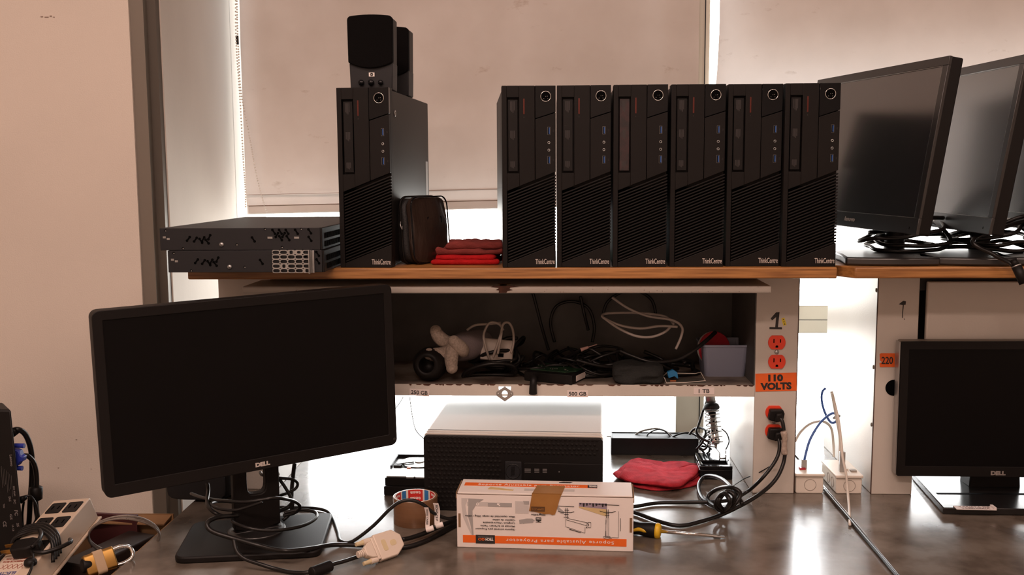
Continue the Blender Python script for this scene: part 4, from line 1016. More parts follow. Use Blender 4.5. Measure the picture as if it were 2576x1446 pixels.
# ================================================================= packing tape roll
tc_ = onz(1046, 1310, 0); R_ = .0425; HT_ = at(1046, 1268, tc_.y).z
HT_ = .050
tr_ = thing('tape_roll', 'roll of brown packing tape with red and blue tesa printed core', 'tape roll', (tc_.x, tc_.y, 0))
bm = B(); lathe(bm, [(R_, .0), (R_, HT_), (R_*.905, HT_), (R_*.905, 0)], (0, 0, 0), (0, 0, 1), 64, closed=True); obj('winding', bm, M['tapewind'], tr_, smooth=True, bevel=.0006)
bm = B(); lathe(bm, [(R_*.905, .0), (R_*.905, HT_+.0006), (R_*.875, HT_+.0006), (R_*.875, 0)], (0, 0, 0), (0, 0, 1), 64, closed=True); core = obj('core', bm, M['tapewhite'], tr_, smooth=True, bevel=.0003)
bm = B(); lathe(bm, [(R_*1.0, HT_), (R_*.9, HT_+.0004)], (0, 0, 0), (0, 0, 1), 64)
bm.free()
ri = R_*.874
def wrap(bm, z0=0):
    for v in bm.verts:
        s, y, z = v.co; r = ri+y  # y negative is toward the centre
        v.co = Vector((r*sin(s/ri), r*cos(s/ri), z+z0))
    return bm
def arc(s0, s1, z0, z1, y, n=10):
    bm = B()
    for k in range(n): a, b = s0+(s1-s0)*k/n, s0+(s1-s0)*(k+1)/n; box(bm, a, b, y-.0002, y, z0, z1)
    return wrap(bm)
per = 2*pi*ri; k_rep = 5; seg_ = per/k_rep
for k in range(k_rep):
    s0 = -seg_*.42+k*seg_
    obj('red_panel', arc(s0, s0+seg_*.62, .001, HT_, -.0002), M['tapered'], core); obj('blue_panel', arc(s0+seg_*.70, s0+seg_*.90, .001, HT_, -.0002), M['tapeblue'], core)
    if k in (0, 1, 4):
        for q in range(3):
            tx = text('tesa', .0062, seg_*.46, .0002, bold=.02, rot=pi); tx.transform(T(Vector((s0+seg_*.31, -.0006, HT_-.0065-q*.0115)))); obj('lettering', wrap(tx), M['whiteink'], core)

# ================================================================= hard drives
hd_o = onz(966, 1246, 0)
h1 = thing('hard_drive', 'closed black hard drive lying underneath the opened one, left of the tower', 'hard drive', (hd_o.x, hd_o.y, 0), 0, 'hard drives beside the lying tower')
HY = .02
obj('body', rbox(B(), 0, .101, 0, .147, 0, .0195, .002), M['black2'], h1, xf=RZ(-.03), bevel=.001)
obj('connector', box(B(), .03, .075, -.0015, .002, .003, .010), M['hole'], h1, xf=RZ(-.03))
h2 = thing('hard_drive', 'opened hard drive with bright platter and arm showing, on top of the black one', 'hard drive', (hd_o.x+.002, hd_o.y+.004, .0197), -.02, 'hard drives beside the lying tower')
obj('body', rbox(B(), 0, .101, 0, .147, 0, .017, .002), M['black2'], h2, bevel=.0006)
obj('cover_plate', box(B(), .003, .098, .003, .060, .017, .0195), M['galv'], h2, bevel=.0004)
bm = B()
for r_ in ((0, .003, .06, .147), (.098, .101, .06, .147), (0, .101, .144, .147)): box(bm, *r_, .017, .025)
obj('rim', bm, M['black2'], h2)
obj('bay_floor', box(B(), .003, .098, .060, .144, .017, .0178), M['silver'], h2)
lathe(bm := B(), [(.040, 0), (.040, .0012)], (.056, .102, .0205), (0, 0, 1), 40); pl = obj('platter', bm, M['chrome'], h2, smooth=False)
lathe(bm := B(), [(.010, 0), (.010, .002), (.006, .003), (0, .003)], (.056, .102, .0217), (0, 0, 1), 24); obj('spindle', bm, M['silver'], pl)
bm = B(); tube(bm, [(.012, .075, .0225), (.030, .085, .0235), (.046, .092, .0235)], .0016, 6); box(bm, .006, .022, .066, .082, .018, .0235); obj('read_arm', bm, M['ink'], h2)
bm = B(); box(bm, .036, .044, .058, .064, .0195, .0215); obj('ribbon', bm, M['orange'], h2)
bm = B(); box(bm, .045, .06, -.0015, .002, .0165, .0195); box(bm, .064, .088, -.0015, .002, .0165, .0195); obj('contacts', bm, M['silver'], h2)

# ================================================================= screwdriver
s0, s1, s2 = onz(1590, 1330, .013), onz(1662, 1336, .012), onz(1812, 1349, .004)
s0 = s1+(s0-s1).normalized()*.085; s0.y += .012
sd = thing('screwdriver', 'flat screwdriver with a black and yellow handle poking out beside the printed carton', 'screwdriver', (s1.x, s1.y, 0))
ax = (s1-s0).normalized(); Ln = (s1-s0).length
bm = B(); lathe(bm, [(.006, 0), (.0125, .004), (.0135, .025), (.0115, Ln*.55), (.0140, Ln*.8), (.0135, Ln*.88), (.011, Ln*.93)], s0, ax, 24); hn = obj('handle', bm, M['black2'], sd, world=True, smooth=True)
bm = B(); lathe(bm, [(.0125, Ln*.89), (.0140, Ln*.90), (.0145, Ln*.94), (.0130, Ln*.985), (.0095, Ln)], s0, ax, 24); obj('collar', bm, M['yellow'], sd, world=True, smooth=True)
bm = B(); sv = ax.cross(Vector((0, 0, 1)))
P_ = [s0+ax*(Ln*t_)+(-Vector(sv)*0+Vector((0, -1, 0))*.0105+Vector((0, 0, 1))*z_) for t_, z_ in ((.15, -.006), (.35, -.002), (.55, .002), (.72, -.001), (.88, -.004))]
tube(bm, P_, lambda t_: .0015+.0022*sin(pi*t_), 8, 6); obj('grip_inlay', bm, M['yellow'], hn, world=True, smooth=True)
cyl(bm := B(), s1, s2, .0032, .0030); 
blx = (s2-s1).normalized(); obj('shaft', bm, M['chrome'], sd, world=True, smooth=True)
q0 = s2-blx*.012; bm = B(); nrm = Vector((0, 0, 1)); sd_ = blx.cross(nrm)
M2 = frame_mat(q0, blx, sd_, nrm); box(bm, 0, .020, -.0042, .0042, -.0012, .0012, xf=M2); obj('blade_tip', bm, M['silver'], sd, world=True, bevel=.0005)

# ================================================================= soldering iron stand
so_ = onz(1760, 1206, 0); w1 = onz(1843, 1208, 0).x-so_.x
ss = thing('soldering_stand', 'black soldering iron stand with sponge tray and coiled wire holder', 'soldering stand', (so_.x, so_.y, 0), -.02)
hb = at(1800, 1176, so_.y).z; hb = .030; db = .105
bm = B(); prism(bm, [(0, 0), (w1, 0), (w1, db), (0, db)], 0, .022, lambda a, b, c: (a, b, c))
for r_ in ((0, w1, 0, .012), (0, w1, .045, db), (0, .008, .012, .045), (w1-.008, w1, .012, .045)): box(bm, *r_, .022, hb)
obj('base', bm, M['gloss'], ss, bevel=.0015)
obj('sponge_tray', box(B(), .008, w1-.008, .012, .045, .0221, .0228), M['slate'], ss)
# the spring axis leans back and up
S0, S1 = at(1801, 1122, so_.y+.085), at(1790, 1028, so_.y+.115)
dS = (S1-S0); a_, b_2 = frame_for(dS); P_ = []
turns = 9
for k in range(turns*16+1):
    t_ = k/(turns*16); tt = t_**.85 if t_ < .99 else 1; r_ = .0165 if t_ < .8 else .0165-.002*(t_-.8)*5
    P_.append(S0+dS*(1-(1-t_)**1.35)+(a_*cos(2*pi*turns*t_)+b_2*sin(2*pi*turns*t_))*r_)
bm = B(); tube(bm, P_, .0014, 6, 1, smooth=False); spg = obj('wire_holder', bm, M['silver'], ss, world=True, smooth=True)
bm = B(); tube(bm, [P_[0], S0+Vector((.006, -.012, -.012)), Vector((P_[0].x+.005, so_.y+.06, hb+.001)), Vector((P_[0].x+.018, so_.y+.06, hb+.001))], .0014, 6); obj('wire_foot', bm, M['silver'], ss, world=True, smooth=True)
bm = B(); cyl(bm, S0+Vector((.020, -.012, -.014)), S0+Vector((.020, -.012, -.006)), .0012); cyl(bm, (P_[0].x+.018, so_.y+.06, hb), (P_[0].x+.018, so_.y+.06, hb+.008), .0013); obj('clamp_pin', bm, M['silver'], ss, world=True)
ir = thing('soldering_iron', 'silver soldering iron resting in the coiled wire holder', 'soldering iron', S0)
dn = dS.normalized()
bm = B(); lathe(bm, [(.0085, .004), (.0095, .012), (.0095, dS.length*.9)], S0, dn, 24); ob_ = obj('barrel', bm, M['chrome'], ir, world=True, smooth=True)
for q in range(3):
    for k in range(6):
        aa = 2*pi*k/6+q*.5; c_ = S0+dn*(.014+q*.020)+(a_*cos(aa)+b_2*sin(aa))*.0094; nn = (a_*cos(aa)+b_2*sin(aa)); bm = B(); cyl(bm, c_, c_+nn*.0004, .0022, seg=10); obj('vent_hole', bm, M['hole'], ob_, world=True)
bm = B(); lathe(bm, [(.0155, -.003), (.0185, 0), (.0185, .004), (.0165, .010), (.011, .013)], S1, dn, 28); obj('guard_collar', bm, M['slate'], ir, world=True, smooth=True)
bm = B(); lathe(bm, [(.0115, .010), (.0110, .045), (.009, .058)], S1, dn, 24); obj('handle', bm, M['silver'], ir, world=True, smooth=True)
bm = B(); cyl(bm, S0+dn*.004, S0-dn*.006, .004, .0015); obj('tip', bm, M['silver'], ir, world=True, smooth=True)

# ================================================================= cables on the desk and around things
def cable(label, pts, r=.0032, m='cable', group=None, name='cable', seg=8, sub=8):
    """pts: (px, py, 'z', height) or (px, py, 'y', depth)"""
    P = []
    for p in pts:
        if isinstance(p, Vector): P.append(p)
        elif p[2] == 'z': P.append(onz(p[0], p[1], p[3]))
        else: P.append(at(p[0], p[1], p[3]))
    for p in P: p.z = max(p.z, r+.0002) if p.z < .1 else p.z
    bm = tube(B(), P, r, seg, sub); c = sum(P, Vector())/len(P)
    return single(name, bm, M[m], label, 'cable', (c.x, c.y, min(p.z for p in P)), group, smooth=True)
Z = 'z'; Y = 'y'
GM = 'black cables around the left monitor stand'
cable('black cable arching over the tape roll from the stand to the printed carton', [(700, 1275, Z, .004), (755, 1277, Z, .004), (797, 1279, Z, .004), (825, 1287, Z, .004), (839, 1307, Z, .004), (850, 1338, Z, .004), (857, 1360, Z, .005), (885, 1362, Y, -.318), (937, 1324, Y, -.316), (979, 1282, Y, -.316), (1007, 1262, Y, -.315), (1035, 1258, Y, -.312), (1063, 1268, Y, -.308), (1091, 1290, Y, -.300), (1125, 1304, Y, -.27), (1150, 1300, Y, -.235)], .0031, group=GM)
cable('thick black cable sweeping across the front of the monitor foot behind the pale connector', [(600, 1296, Y, -.335), (554, 1300, Y, -.36), (529, 1308, Y, -.385), (521, 1319, Y, -.395), (528, 1332, Y, -.40), (548, 1342, Y, -.40), (588, 1354, Y, -.40), (644, 1370, Y, -.395), (686, 1381, Y, -.40), (727, 1385, Y, -.405), (783, 1379, Y, -.37), (839, 1370, Z, .006), (906, 1371, Z, .005), (960, 1374, Z, .005), (1012, 1377, Z, .005), (1063, 1363, Z, .005), (1110, 1340, Z, .005), (1150, 1318, Z, .005)], .0040, group=GM)
cable('black cable with a ferrite sleeve running in front of the foot to the pale plug', [(588, 1357, Y, -.408), (595, 1385, Y, -.418), (616, 1405, Y, -.425), (658, 1420, Y, -.432), (699, 1432, Z, .005), (741, 1440, Z, .005), (781, 1438, Z, .008), (831, 1421, Z, .010), (870, 1410, Z, .010), (903, 1399, Z, .011)], .0034, group=GM)
f0, f1 = onz(783, 1441, .010), onz(832, 1422, .010)
bm = B(); lathe(bm, [(.0075, 0), (.0095, .001), (.0095, (f1-f0).length-.001), (.0075, (f1-f0).length)], f0, (f1-f0), 20)
single('ferrite_sleeve', bm, M['black2'], 'black ferrite sleeve on the cable in front of the monitor foot', 'ferrite', ((f0+f1)/2-Vector((0, 0, .0095))), smooth=False, bevel=.0008)
cable('black loop lying around the monitor neck at the right of the foot', [(584, 1304, Y, -.33), (586, 1312, Y, -.36), (599, 1319, Y, -.375), (630, 1329, Y, -.385), (672, 1334, Y, -.38), (713, 1332, Y, -.365), (755, 1324, Y, -.335), (783, 1312, Y, -.30), (797, 1299, Y, -.27), (790, 1287, Y, -.245), (755, 1282, Y, -.24), (715, 1290, Y, -.25)], .0031, group=GM)
cable('black cable crossing the neck at mid height and dropping on its right', [(481, 1241, Y, -.20), (512, 1252, Y, -.26), (560, 1259, Y, -.33), (616, 1262, Y, -.345), (658, 1257, Y, -.345), (686, 1252, Y, -.34), (713, 1254, Y, -.32), (741, 1261, Y, -.28), (755, 1275, Y, -.26), (741, 1290, Y, -.25), (713, 1296, Y, -.25)], .0031, group=GM)
cable('black cable hanging down the left of the neck to the foot', [(521, 1215, Y, -.27), (524, 1232, Y, -.275), (521, 1257, Y, -.30), (525, 1274, Y, -.32), (540, 1289, Y, -.335), (565, 1299, Y, -.33), (600, 1296, Y, -.32)], .0036, group=GM)
cable('thin black loop left of the neck below the monitor', [(606, 1268, Y, -.27), (575, 1262, Y, -.25), (545, 1262, Y, -.27), (531, 1267, Y, -.31), (550, 1279, Y, -.34), (588, 1283, Y, -.35), (616, 1277, Y, -.35), (660, 1262, Y, -.35)], .0026, group=GM)
cable('black cable bowing out to the right just under the maker badge', [(655, 1188, Y, -.20), (662, 1195, Y, -.245), (700, 1202, Y, -.235), (733, 1205, Y, -.22), (748, 1214, Y, -.21), (744, 1228, Y, -.21), (722, 1240, Y, -.22), (690, 1250, Y, -.22)], .0029, group=GM)
cable('black cable curving steeply down right of the neck', [(688, 1187, Y, -.22), (713, 1219, Y, -.22), (730, 1248, Y, -.22), (736, 1270, Y, -.22), (728, 1293, Y, -.22), (712, 1308, Y, -.23)], .0033, group=GM)
cable('straight black cable hanging vertically behind the monitor edge', [(741, 1165, Y, -.10), (738, 1190, Y, -.10), (735, 1220, Y, -.10), (733, 1252, Y, -.11)], .0042, group=GM)
cable('black cable curling from the neck back to the desk', [(737, 1262, Y, -.18), (725, 1275, Y, -.18), (700, 1286, Y, -.2), (690, 1290, Y, -.22)], .004, group=GM)
# cable tags
def tagc(label, px, py, pw_, ph_, Yv, lean, s):
    p = at(px, py, Yv); t = thing('cable_tag', label, 'tag', p); k = 1.62/F*1.05
    w_, h_ = pw_*k, ph_*k
    bm = B(); n = 8; g_ = []
    for i in range(n+1):
        v = i/n; g_.append([bm.verts.new((x+lean*w_*(v-.5)*2*.4+.0012*sin(v*5), -.0006+.003*sin(v*4), (v-.5)*-h_)) for x in (-w_/2, w_/2)])
    for i in range(n): bm.faces.new((g_[i][0], g_[i][1], g_[i+1][1], g_[i+1][0]))
    o = obj('strip', bm, M['paper'], t); so2 = o.modifiers.new('thickness', 'SOLIDIFY'); so2.thickness = .0003
    tx = text(s, w_*.42, h_*.72, .0002, bold=.02); tx.transform(RY(pi/2)); obj('lettering', tx, M['ink'], t, xf=T(Vector((0, -.0022, .002))))
    bm = B(); tube(bm, [(lean*w_*.6-.004, 0, -h_/2-.003), (lean*w_*.6+.002, -.001, -h_/2-.001), (lean*w_*.6+.008, 0, -h_/2+.001)], .0048, 10); obj('wrap', bm, M['paper'], t, smooth=True)
tagc('white paper tag wrapped on the cable in front of the tape roll', 1075, 1302, 11, 56, -.318, .6, 'ROHS CABLE')
tagc('grey paper tag with recycling and conformity marks, right of the white one', 1099, 1292, 14, 58, -.300, .5, 'ROHS CE F')
cable('black cable stub from the pale connector past the cable tags', [(1013, 1357, Z, .012), (1035, 1352, Z, .010), (1065, 1342, Z, .010), (1090, 1331, Z, .010), (1120, 1318, Z, .008), (1150, 1306, Z, .006)], .0044, group=GM)
# pale video adapter
va, vb = onz(905, 1397, .020), onz(1012, 1362, .020); vd = (vb-va); vd.z = 0; vy = math.atan2(vd.y, vd.x); L_ = vd.length
ad = thing('video_adapter', 'pale ivory video adapter with thumbscrews joining two black cables', 'adapter', (va.x, va.y, 0), vy)
XA = T(Vector((0, .006, .0185))) @ RX(radians(52)) @ T(Vector((0, 0, -.004)))
bm = B(); prism(bm, [(L_*.38, -.023), (L_*.76, -.023), (L_*.98, -.010), (L_*.98, .010), (L_*.82, .023), (L_*.38, .023)], 0, .016, lambda a, b, c: (a, b, c)); hb_ = obj('body', bm, M['ivory'], ad, xf=XA, bevel=.002)
bm = B(); rbox(bm, L_*.50, L_*.60, -.010, .010, .0158, .0165, .003, 4, 'z'); rbox(bm, L_*.68, L_*.82, -.005, .005, .0158, .0165, .004, 4, 'z'); obj('mould_mark', bm, M['ivory2'], hb_, xf=XA)
bm = B(); prism(bm, [(L_*.12, -.007), (L_*.22, -.013), (L_*.32, -.015), (L_*.32, .015), (L_*.22, .013), (L_*.12, .007)], .001, .015, lambda a, b, c: (a, b, c)); box(bm, L_*.32, L_*.385, -.020, .020, .0005, .0155); obj('plug_shell', bm, M['ivory'], ad, xf=XA, bevel=.0015)
for s_ in (-1, 1):
    bm = B(); cyl(bm, (L_*.02, s_*.0175, .008), (L_*.18, s_*.0175, .008), .0034, .0042, 12); obj('thumbscrew', bm, M['ivory2'], ad, xf=XA, smooth=False)
    bm = B(); cyl(bm, (L_*.18, s_*.0175, .008), (L_*.34, s_*.0175, .008), .0052, seg=12); obj('thumbscrew_sleeve', bm, M['ivory'], ad, xf=XA)
bm = B()
for k in range(4): lathe(bm, [(.0055, k*.0035), (.0062, k*.0035+.001), (.0055, k*.0035+.0025)], (-.002, 0, .008), (1, 0, 0), 14)
obj('strain_relief', bm, M['ivory'], ad, xf=XA)

# black rounded device in the dark behind the left monitor
bp_ = onz(520, 1278, 0); bp_.y = -.045
bpx = at(515, 1270, -.045).x
dk = thing('black_device', 'black rounded device in the shadow behind the left monitor', 'device', (bpx, -.045, 0))
obj('body', soft_box(.135, .08, .075, puff=.004, amp=.001), M['black2'], dk, smooth=True); obj('edge_trim', soft_box(.120, .004, .060, 6, 0, .3, 0, 0), M['slate'], dk, smooth=True, xf=T(Vector((0, -.043, .006))))

# ================================================================= power plugs in the lower sockets
for i, (px, py, lab) in enumerate(((1949, 1040, 'upper black right-angle plug in the orange socket, with its cord'), (1947, 1087, 'lower black right-angle plug in the orange socket, with its cord'))):
    p = at(px, py, -.004); t = thing('power_plug', lab, 'plug', p, 0, 'black plugs in the orange sockets')
    bm = B(); prism(bm, [(-.0155, -.010), (-.012, .011), (.014, .011), (.017, .003), (.015, -.009), (.002, -.015)], -.016, 0); obj('body', bm, M['black2'], t, bevel=.0025)
    bm = B(); prism(bm, [(-.004, -.013), (-.002, .005), (.010, .006), (.012, -.010)], -.026, -.015); obj('hood', bm, M['black2'], t, bevel=.003)
GP = 'black power cords from the orange sockets'
cable('black power cord from the upper plug down to the desk in front of the post', [(1957, 1046, Y, -.022), (1968, 1060, Y, -.030), (1972, 1085, Y, -.034), (1975, 1120, Y, -.036), (1972, 1160, Y, -.04), (1955, 1200, Y, -.055), (1925, 1232, Y, -.075), (1880, 1262, Z, .020), (1820, 1292, Z, .006), (1760, 1312, Z, .005), (1710, 1322, Z, .005), (1660, 1312, Z, .005), (1600, 1290, Z, .005), (1560, 1280, Z, .005)], .0040, group=GP)
cable('black power cord from the lower plug down to the knotted coil', [(1955, 1096, Y, -.022), (1961, 1115, Y, -.032), (1957, 1145, Y, -.04), (1940, 1175, Y, -.05), (1912, 1208, Y, -.055), (1880, 1236, Z, .012), (1840, 1256, Z, .006), (1790, 1262, Z, .008), (1720, 1263, Z, .006), (1650, 1265, Z, .005), (1600, 1273, Z, .005), (1560, 1276, Z, .005)], .0038, group=GP)
bm = B(); p0, p1 = at(1971, 1085, -.042), at(1974, 1142, -.042); tube(bm, [p0, p0.lerp(p1, .3)+Vector((.002, 0, 0)), p0.lerp(p1, .7), p1], lambda t_: .0062+.0008*sin(t_*9), 10, 4)
single('tape_wrap', bm, mat('cloudy_tape', (.50, .40, .33), .3, noise_amt=.4, nscale=150), 'cloudy tape wrapped around the power cord below the plugs', 'tape', p1, smooth=True)
kc = onz(1810, 1262, 0); rnd = random.Random(5); P_ = []
bm = B()
K = [(1868, 1268, .03), (1845, 1232, .045), (1812, 1203, .035), (1775, 1198, .02), (1757, 1222, .008), (1768, 1255, .006), (1805, 1275, .008), (1845, 1270, .03), (1862, 1240, .05), (1835, 1225, .055), (1800, 1232, .03), (1780, 1252, .012), (1795, 1272, .008), (1830, 1276, .02), (1848, 1250, .05), (1828, 1236, .058), (1808, 1262, .04), (1822, 1282, .02), (1836, 1262, .05), (1820, 1240, .06), (1800, 1268, .03), (1812, 1284, .015), (1835, 1280, .01)]
tube(bm, [onz(a, b, max(z, .006)) for a, b, z in K], .0042, 8, 7)
single('cable_knot', bm, M['cable'], 'knotted bundle of black cord in front of the soldering stand', 'cable', kc, smooth=True)
cable('thin dark wire running from the knotted cord up to the post', [(1840, 1225, Z, .03), (1870, 1205, Z, .02), (1910, 1188, Y, .0), (1950, 1165, Y, -.01)], .0011, group='thin dark wires')

# ================================================================= long black tray with leads at the back of the desk
l0, l1 = onz(1500, 1143, 0), onz(1757, 1146, 0); hl = at(1640, 1102, l0.y).z
lt = thing('cable_tray', 'long low black box at the back of the desk beside the lying tower', 'box', (l0.x, l0.y, 0), -.02)
LW = l1.x-l0.x; bm = B(); box(bm, .035, LW, 0, .004, 0, hl); box(bm, .035, LW, .056, .06, 0, hl); box(bm, .035, LW, .004, .056, 0, .004); box(bm, .035, .039, .004, .056, 0, hl); box(bm, LW-.004, LW, .004, .056, 0, hl)
obj('body', bm, M['slate'], lt, bevel=.001); obj('lid_strip', box(B(), .038, LW-.004, .003, .057, hl-.006, hl-.002), M['slate'], lt)
GT = 'thin leads lying on the black tray'
cable('grey lead looping up from the black tray, left loop', [(1600, 1103, Y, .31), (1600, 1092, Y, .32), (1622, 1082, Y, .33), (1655, 1078, Y, .33), (1680, 1088, Y, .32), (1695, 1103, Y, .31)], .0022, 'cableg', GT)
cable('dark lead arching over the black tray, middle loop', [(1625, 1104, Y, .30), (1632, 1090, Y, .31), (1655, 1080, Y, .32), (1675, 1086, Y, .31), (1690, 1103, Y, .30)], .0016, 'cable', GT)
cable('dark lead curving from the black tray towards the iron holder', [(1685, 1103, Y, .30), (1705, 1093, Y, .30), (1730, 1088, Y, .29), (1752, 1096, Y, .28), (1765, 1110, Y, .26), (1790, 1130, Y, .23)], .0020, 'cable', GT)
cable('straight grey lead lying along the top of the black tray', [(1526, 1098, Y, .31), (1570, 1099, Y, .31), (1610, 1101, Y, .31)], .0015, 'cableg', GT)
cable('black lead looping up behind the wire holder to the cabinet tray', [(1782, 998, Y, .22), (1770, 1030, Y, .22), (1757, 1070, Y, .22), (1752, 1085, Y, .21), (1762, 1100, Y, .20), (1785, 1112, Y, .19)], .0030, 'cable', GT)
cable('black lead curling behind the wire holder on its left', [(1735, 1092, Y, .26), (1745, 1080, Y, .25), (1762, 1076, Y, .24), (1775, 1085, Y, .22), (1768, 1110, Y, .21), (1752, 1130, Y, .22)], .0028, 'cable', GT)
cable('thin black lead bowing out at the right of the wire holder', [(1815, 1078, Y, .24), (1828, 1090, Y, .23), (1834, 1110, Y, .22), (1826, 1130, Y, .20)], .0015, 'cable', GT)
blk = thing('lead_clump', 'dark clump of leads beside the wire holder', 'cable', at(1775, 1150, .25)); blk.location.z = 0; bm = B(); coil(bm, Vector((0, 0, .01)), .012, .02, 3, .0025, 8, .03); obj('leads', bm, M['cable'], blk, smooth=True)
cable('thin dark wire hanging from the cabinet behind the left monitor', [(1014, 998, Y, .15), (1009, 1008, Y, .15), (996, 1026, Y, .15), (980, 1045, Y, .15)], .0009, 'cable', 'thin dark wires')
cable('thin dark wire hanging from the cabinet behind the lying tower', [(1031, 998, Y, .15), (1034, 1025, Y, .15), (1042, 1070, Y, .15), (1052, 1090, Y, .15), (1070, 1106, Y, .15)], .0009, 'cable', 'thin dark wires')

# ================================================================= surface-mount network boxes between the cabinets
def netbox(lab, pxl, pxr, yb, ztop_px, depth):
    a, b2 = onz(pxl, yb, 0), onz(pxr, yb, 0); w_ = b2.x-a.x; h_ = at(pxl, ztop_px, a.y).z
    t = thing('surface_box', lab, 'network box', (a.x, a.y, 0), -.0, 'white network boxes between the cabinets')
    bd = obj('body', rbox(B(), .002, w_-.002, .004, depth-.002, 0, h_-.006, .004, 3), M['boxsurf'], t, bevel=.0015)
    obj('cover', rbox(B(), 0, w_, 0, depth, h_-.006, h_, .003, 3, 'z'), M['boxsurf'], t, bevel=.0015)
    c = .5; bm = B(); lathe(bm, [(.0115, 0), (.0115, .0006), (.0122, .0006), (.0122, 0)], (w_*.52, .004, (h_-.006)*.5), (0, -1, 0), 32, closed=True); obj('knockout', bm, mat('knockout_line', (.25, .21, .18), .6), bd)
    for yy in (.03, .06):
        bm = B(); lathe(bm, [(.010, 0), (.010, .0006), (.0107, .0006), (.0107, 0)], (.002, yy, (h_-.006)*.5), (-1, 0, 0), 28, closed=True); obj('knockout', bm, mat('knockout_line', (0, 0, 0)), bd)
    return t, w_, h_
nb1, nw1, nh1 = netbox('white network box beside the orange-socket post, blue cable plugged in its top', 2000, 2074, 1242, 1192, .105)
nb2, nw2, nh2 = netbox('white network box against the second cabinet, white cables in its top', 2101, 2171, 1243, 1196, .115)
def jackp(t, x, y, h_, m): return obj('jack', box(B(), x-.006, x+.006, y-.006, y+.006, h_-.0005, h_+.004), m, t, bevel=.0005)
jackp(nb1, .022, .035, nh1, M['redpl']); jackp(nb2, .030, .04, nh2, M['boxsurf']); jackp(nb2, .044, .03, nh2, M['cableg'])
def net(lab, pts, m, r=.0026, plugm=None):
    o = cable(lab, pts, r, m, 'network cables between the cabinets', name='network_cable'); return o
net('blue network cable looping from the left white box to the wire tie', [(2023, 1163, Y, .035), (2026, 1145, Y, .035), (2038, 1105, Y, .05), (2062, 1065, Y, .07), (2086, 1043, Y, .09), (2100, 1040, Y, .1), (2108, 1050, Y, .1), (2100, 1062, Y, .1), (2088, 1060, Y, .11), (2074, 1035, Y, .12), (2067, 1005, Y, .12), (2069, 985, Y, .12), (2077, 976, Y, .12)], 'cableb')
net('white network cable falling from the wire tie over the gap between the desks', [(2094, 990, Y, .09), (2101, 1020, Y, .07), (2110, 1060, Y, .05), (2116, 1110, Y, .03), (2120, 1150, Y, .01), (2128, 1190, Y, -.02), (2132, 1230, Y, -.035), (2136, 1275, Z, .004), (2138, 1320, Z, .004)], 'cablew', .0027)
net('white network cable rising from the right white box', [(2112, 1160, Y, .04), (2113, 1140, Y, .045), (2113, 1100, Y, .06), (2106, 1060, Y, .07), (2097, 1010, Y, .09), (2092, 985, Y, .1)], 'cablew', .0030)
net('pale cable curving behind the left white box', [(2000, 1110, Y, .12), (2015, 1085, Y, .13), (2040, 1065, Y, .14), (2070, 1060, Y, .15), (2090, 1075, Y, .16), (2096, 1110, Y, .16), (2098, 1150, Y, .15)], 'cablew', .0028)
bm = B(); p = at(2023, 1165, .035); box(bm, p.x-.005, p.x+.005, p.y-.004, p.y+.004, nh1, p.z+.008); single('network_plug', bm, M['blister'], 'clear network plug at the foot of the blue cable', 'plug', (p.x, p.y, nh1), 'clear network plugs', bevel=.0008)
bm = B(); p = at(2119, 1150, .028); box(bm, p.x-.006, p.x+.005, p.y-.005, p.y+.004, nh2, p.z+.012); single('network_plug', bm, M['blister'], 'clear network plug on the right white box', 'plug', (p.x, p.y, nh2), 'clear network plugs', bevel=.0008)
bm = B(); p = at(2104, 1047, .085); tube(bm, [p+Vector((-.006, 0, -.004)), p+Vector((0, -.005, .003)), p+Vector((.007, 0, .001)), p+Vector((.002, .006, -.005)), p+Vector((-.006, 0, -.004))], .002, 6); single('cable_tie', bm, M['galv'], 'wire tie bunching the blue and white network cables', 'tie', p, smooth=True)
cable('black cable running down the gap between the two desks', [(2074, 1231, Z, .004), (2100, 1262, Z, .004), (2130, 1297, Z, .0035), (2170, 1345, Z, .0035), (2215, 1398, Z, .0035), (2262, 1455, Z, .0035)], .0036)

# ================================================================= left end: side table, open carton and what lies in it
ST = -.22
stb = thing('side_table', 'low table left of the desk, hidden under the open cardboard box', 'table', (-1.25, -.40, FLOOR))
obj('table_top', box(B(), -1.75, -.738, -.95, .10, ST-.025, ST), M['desk'], stb, world=True, bevel=.002)
for xx in (-1.70, -.79):
    for yy in (-.90, .05): obj('leg', box(B(), xx-.02, xx+.02, yy-.02, yy+.02, FLOOR, ST-.025), M['steel'], stb, world=True, bevel=.002)
CX0, CX1, CY0, CY1, CZ1 = -.950, -.742, -.515, -.155, .0
cbx = thing('cardboard_box', 'open brown cardboard box full of cords and hardware, left of the desk', 'box', ((CX0+CX1)/2, (CY0+CY1)/2, ST))
obj('bottom', box(B(), CX0, CX1, CY0, CY1, ST, ST+.003), M['card'], cbx, world=True)
for n_, r_ in (('left_wall', (CX0, CX0+.003, CY0, CY1)), ('right_wall', (CX1-.003, CX1, CY0, CY1)), ('front_wall', (CX0, CX1, CY0, CY0+.003)), ('rear_wall', (CX0, CX1, CY1-.003, CY1))):
    zz = CZ1-.012 if n_ == 'right_wall' else CZ1
    obj(n_, box(B(), *r_, ST+.003, zz), M['card'], cbx, world=True)
bm = B(); f0_ = [Vector((CX0+.02, CY1, CZ1)), Vector((CX1-.002, CY1, CZ1)), Vector((CX1-.010, CY1-.025, CZ1-.012)), Vector((CX0+.03, CY1-.025, CZ1-.010))]
vs = [bm.verts.new(p) for p in f0_]+[bm.verts.new(p-Vector((0, 0, .003))) for p in f0_]
for f_ in ((0, 1, 2, 3), (7, 6, 5, 4), (0, 4, 5, 1), (1, 5, 6, 2), (2, 6, 7, 3), (3, 7, 4, 0)): bm.faces.new([vs[i] for i in f_])
obj('rear_flap', bm, M['card'], cbx, world=True)
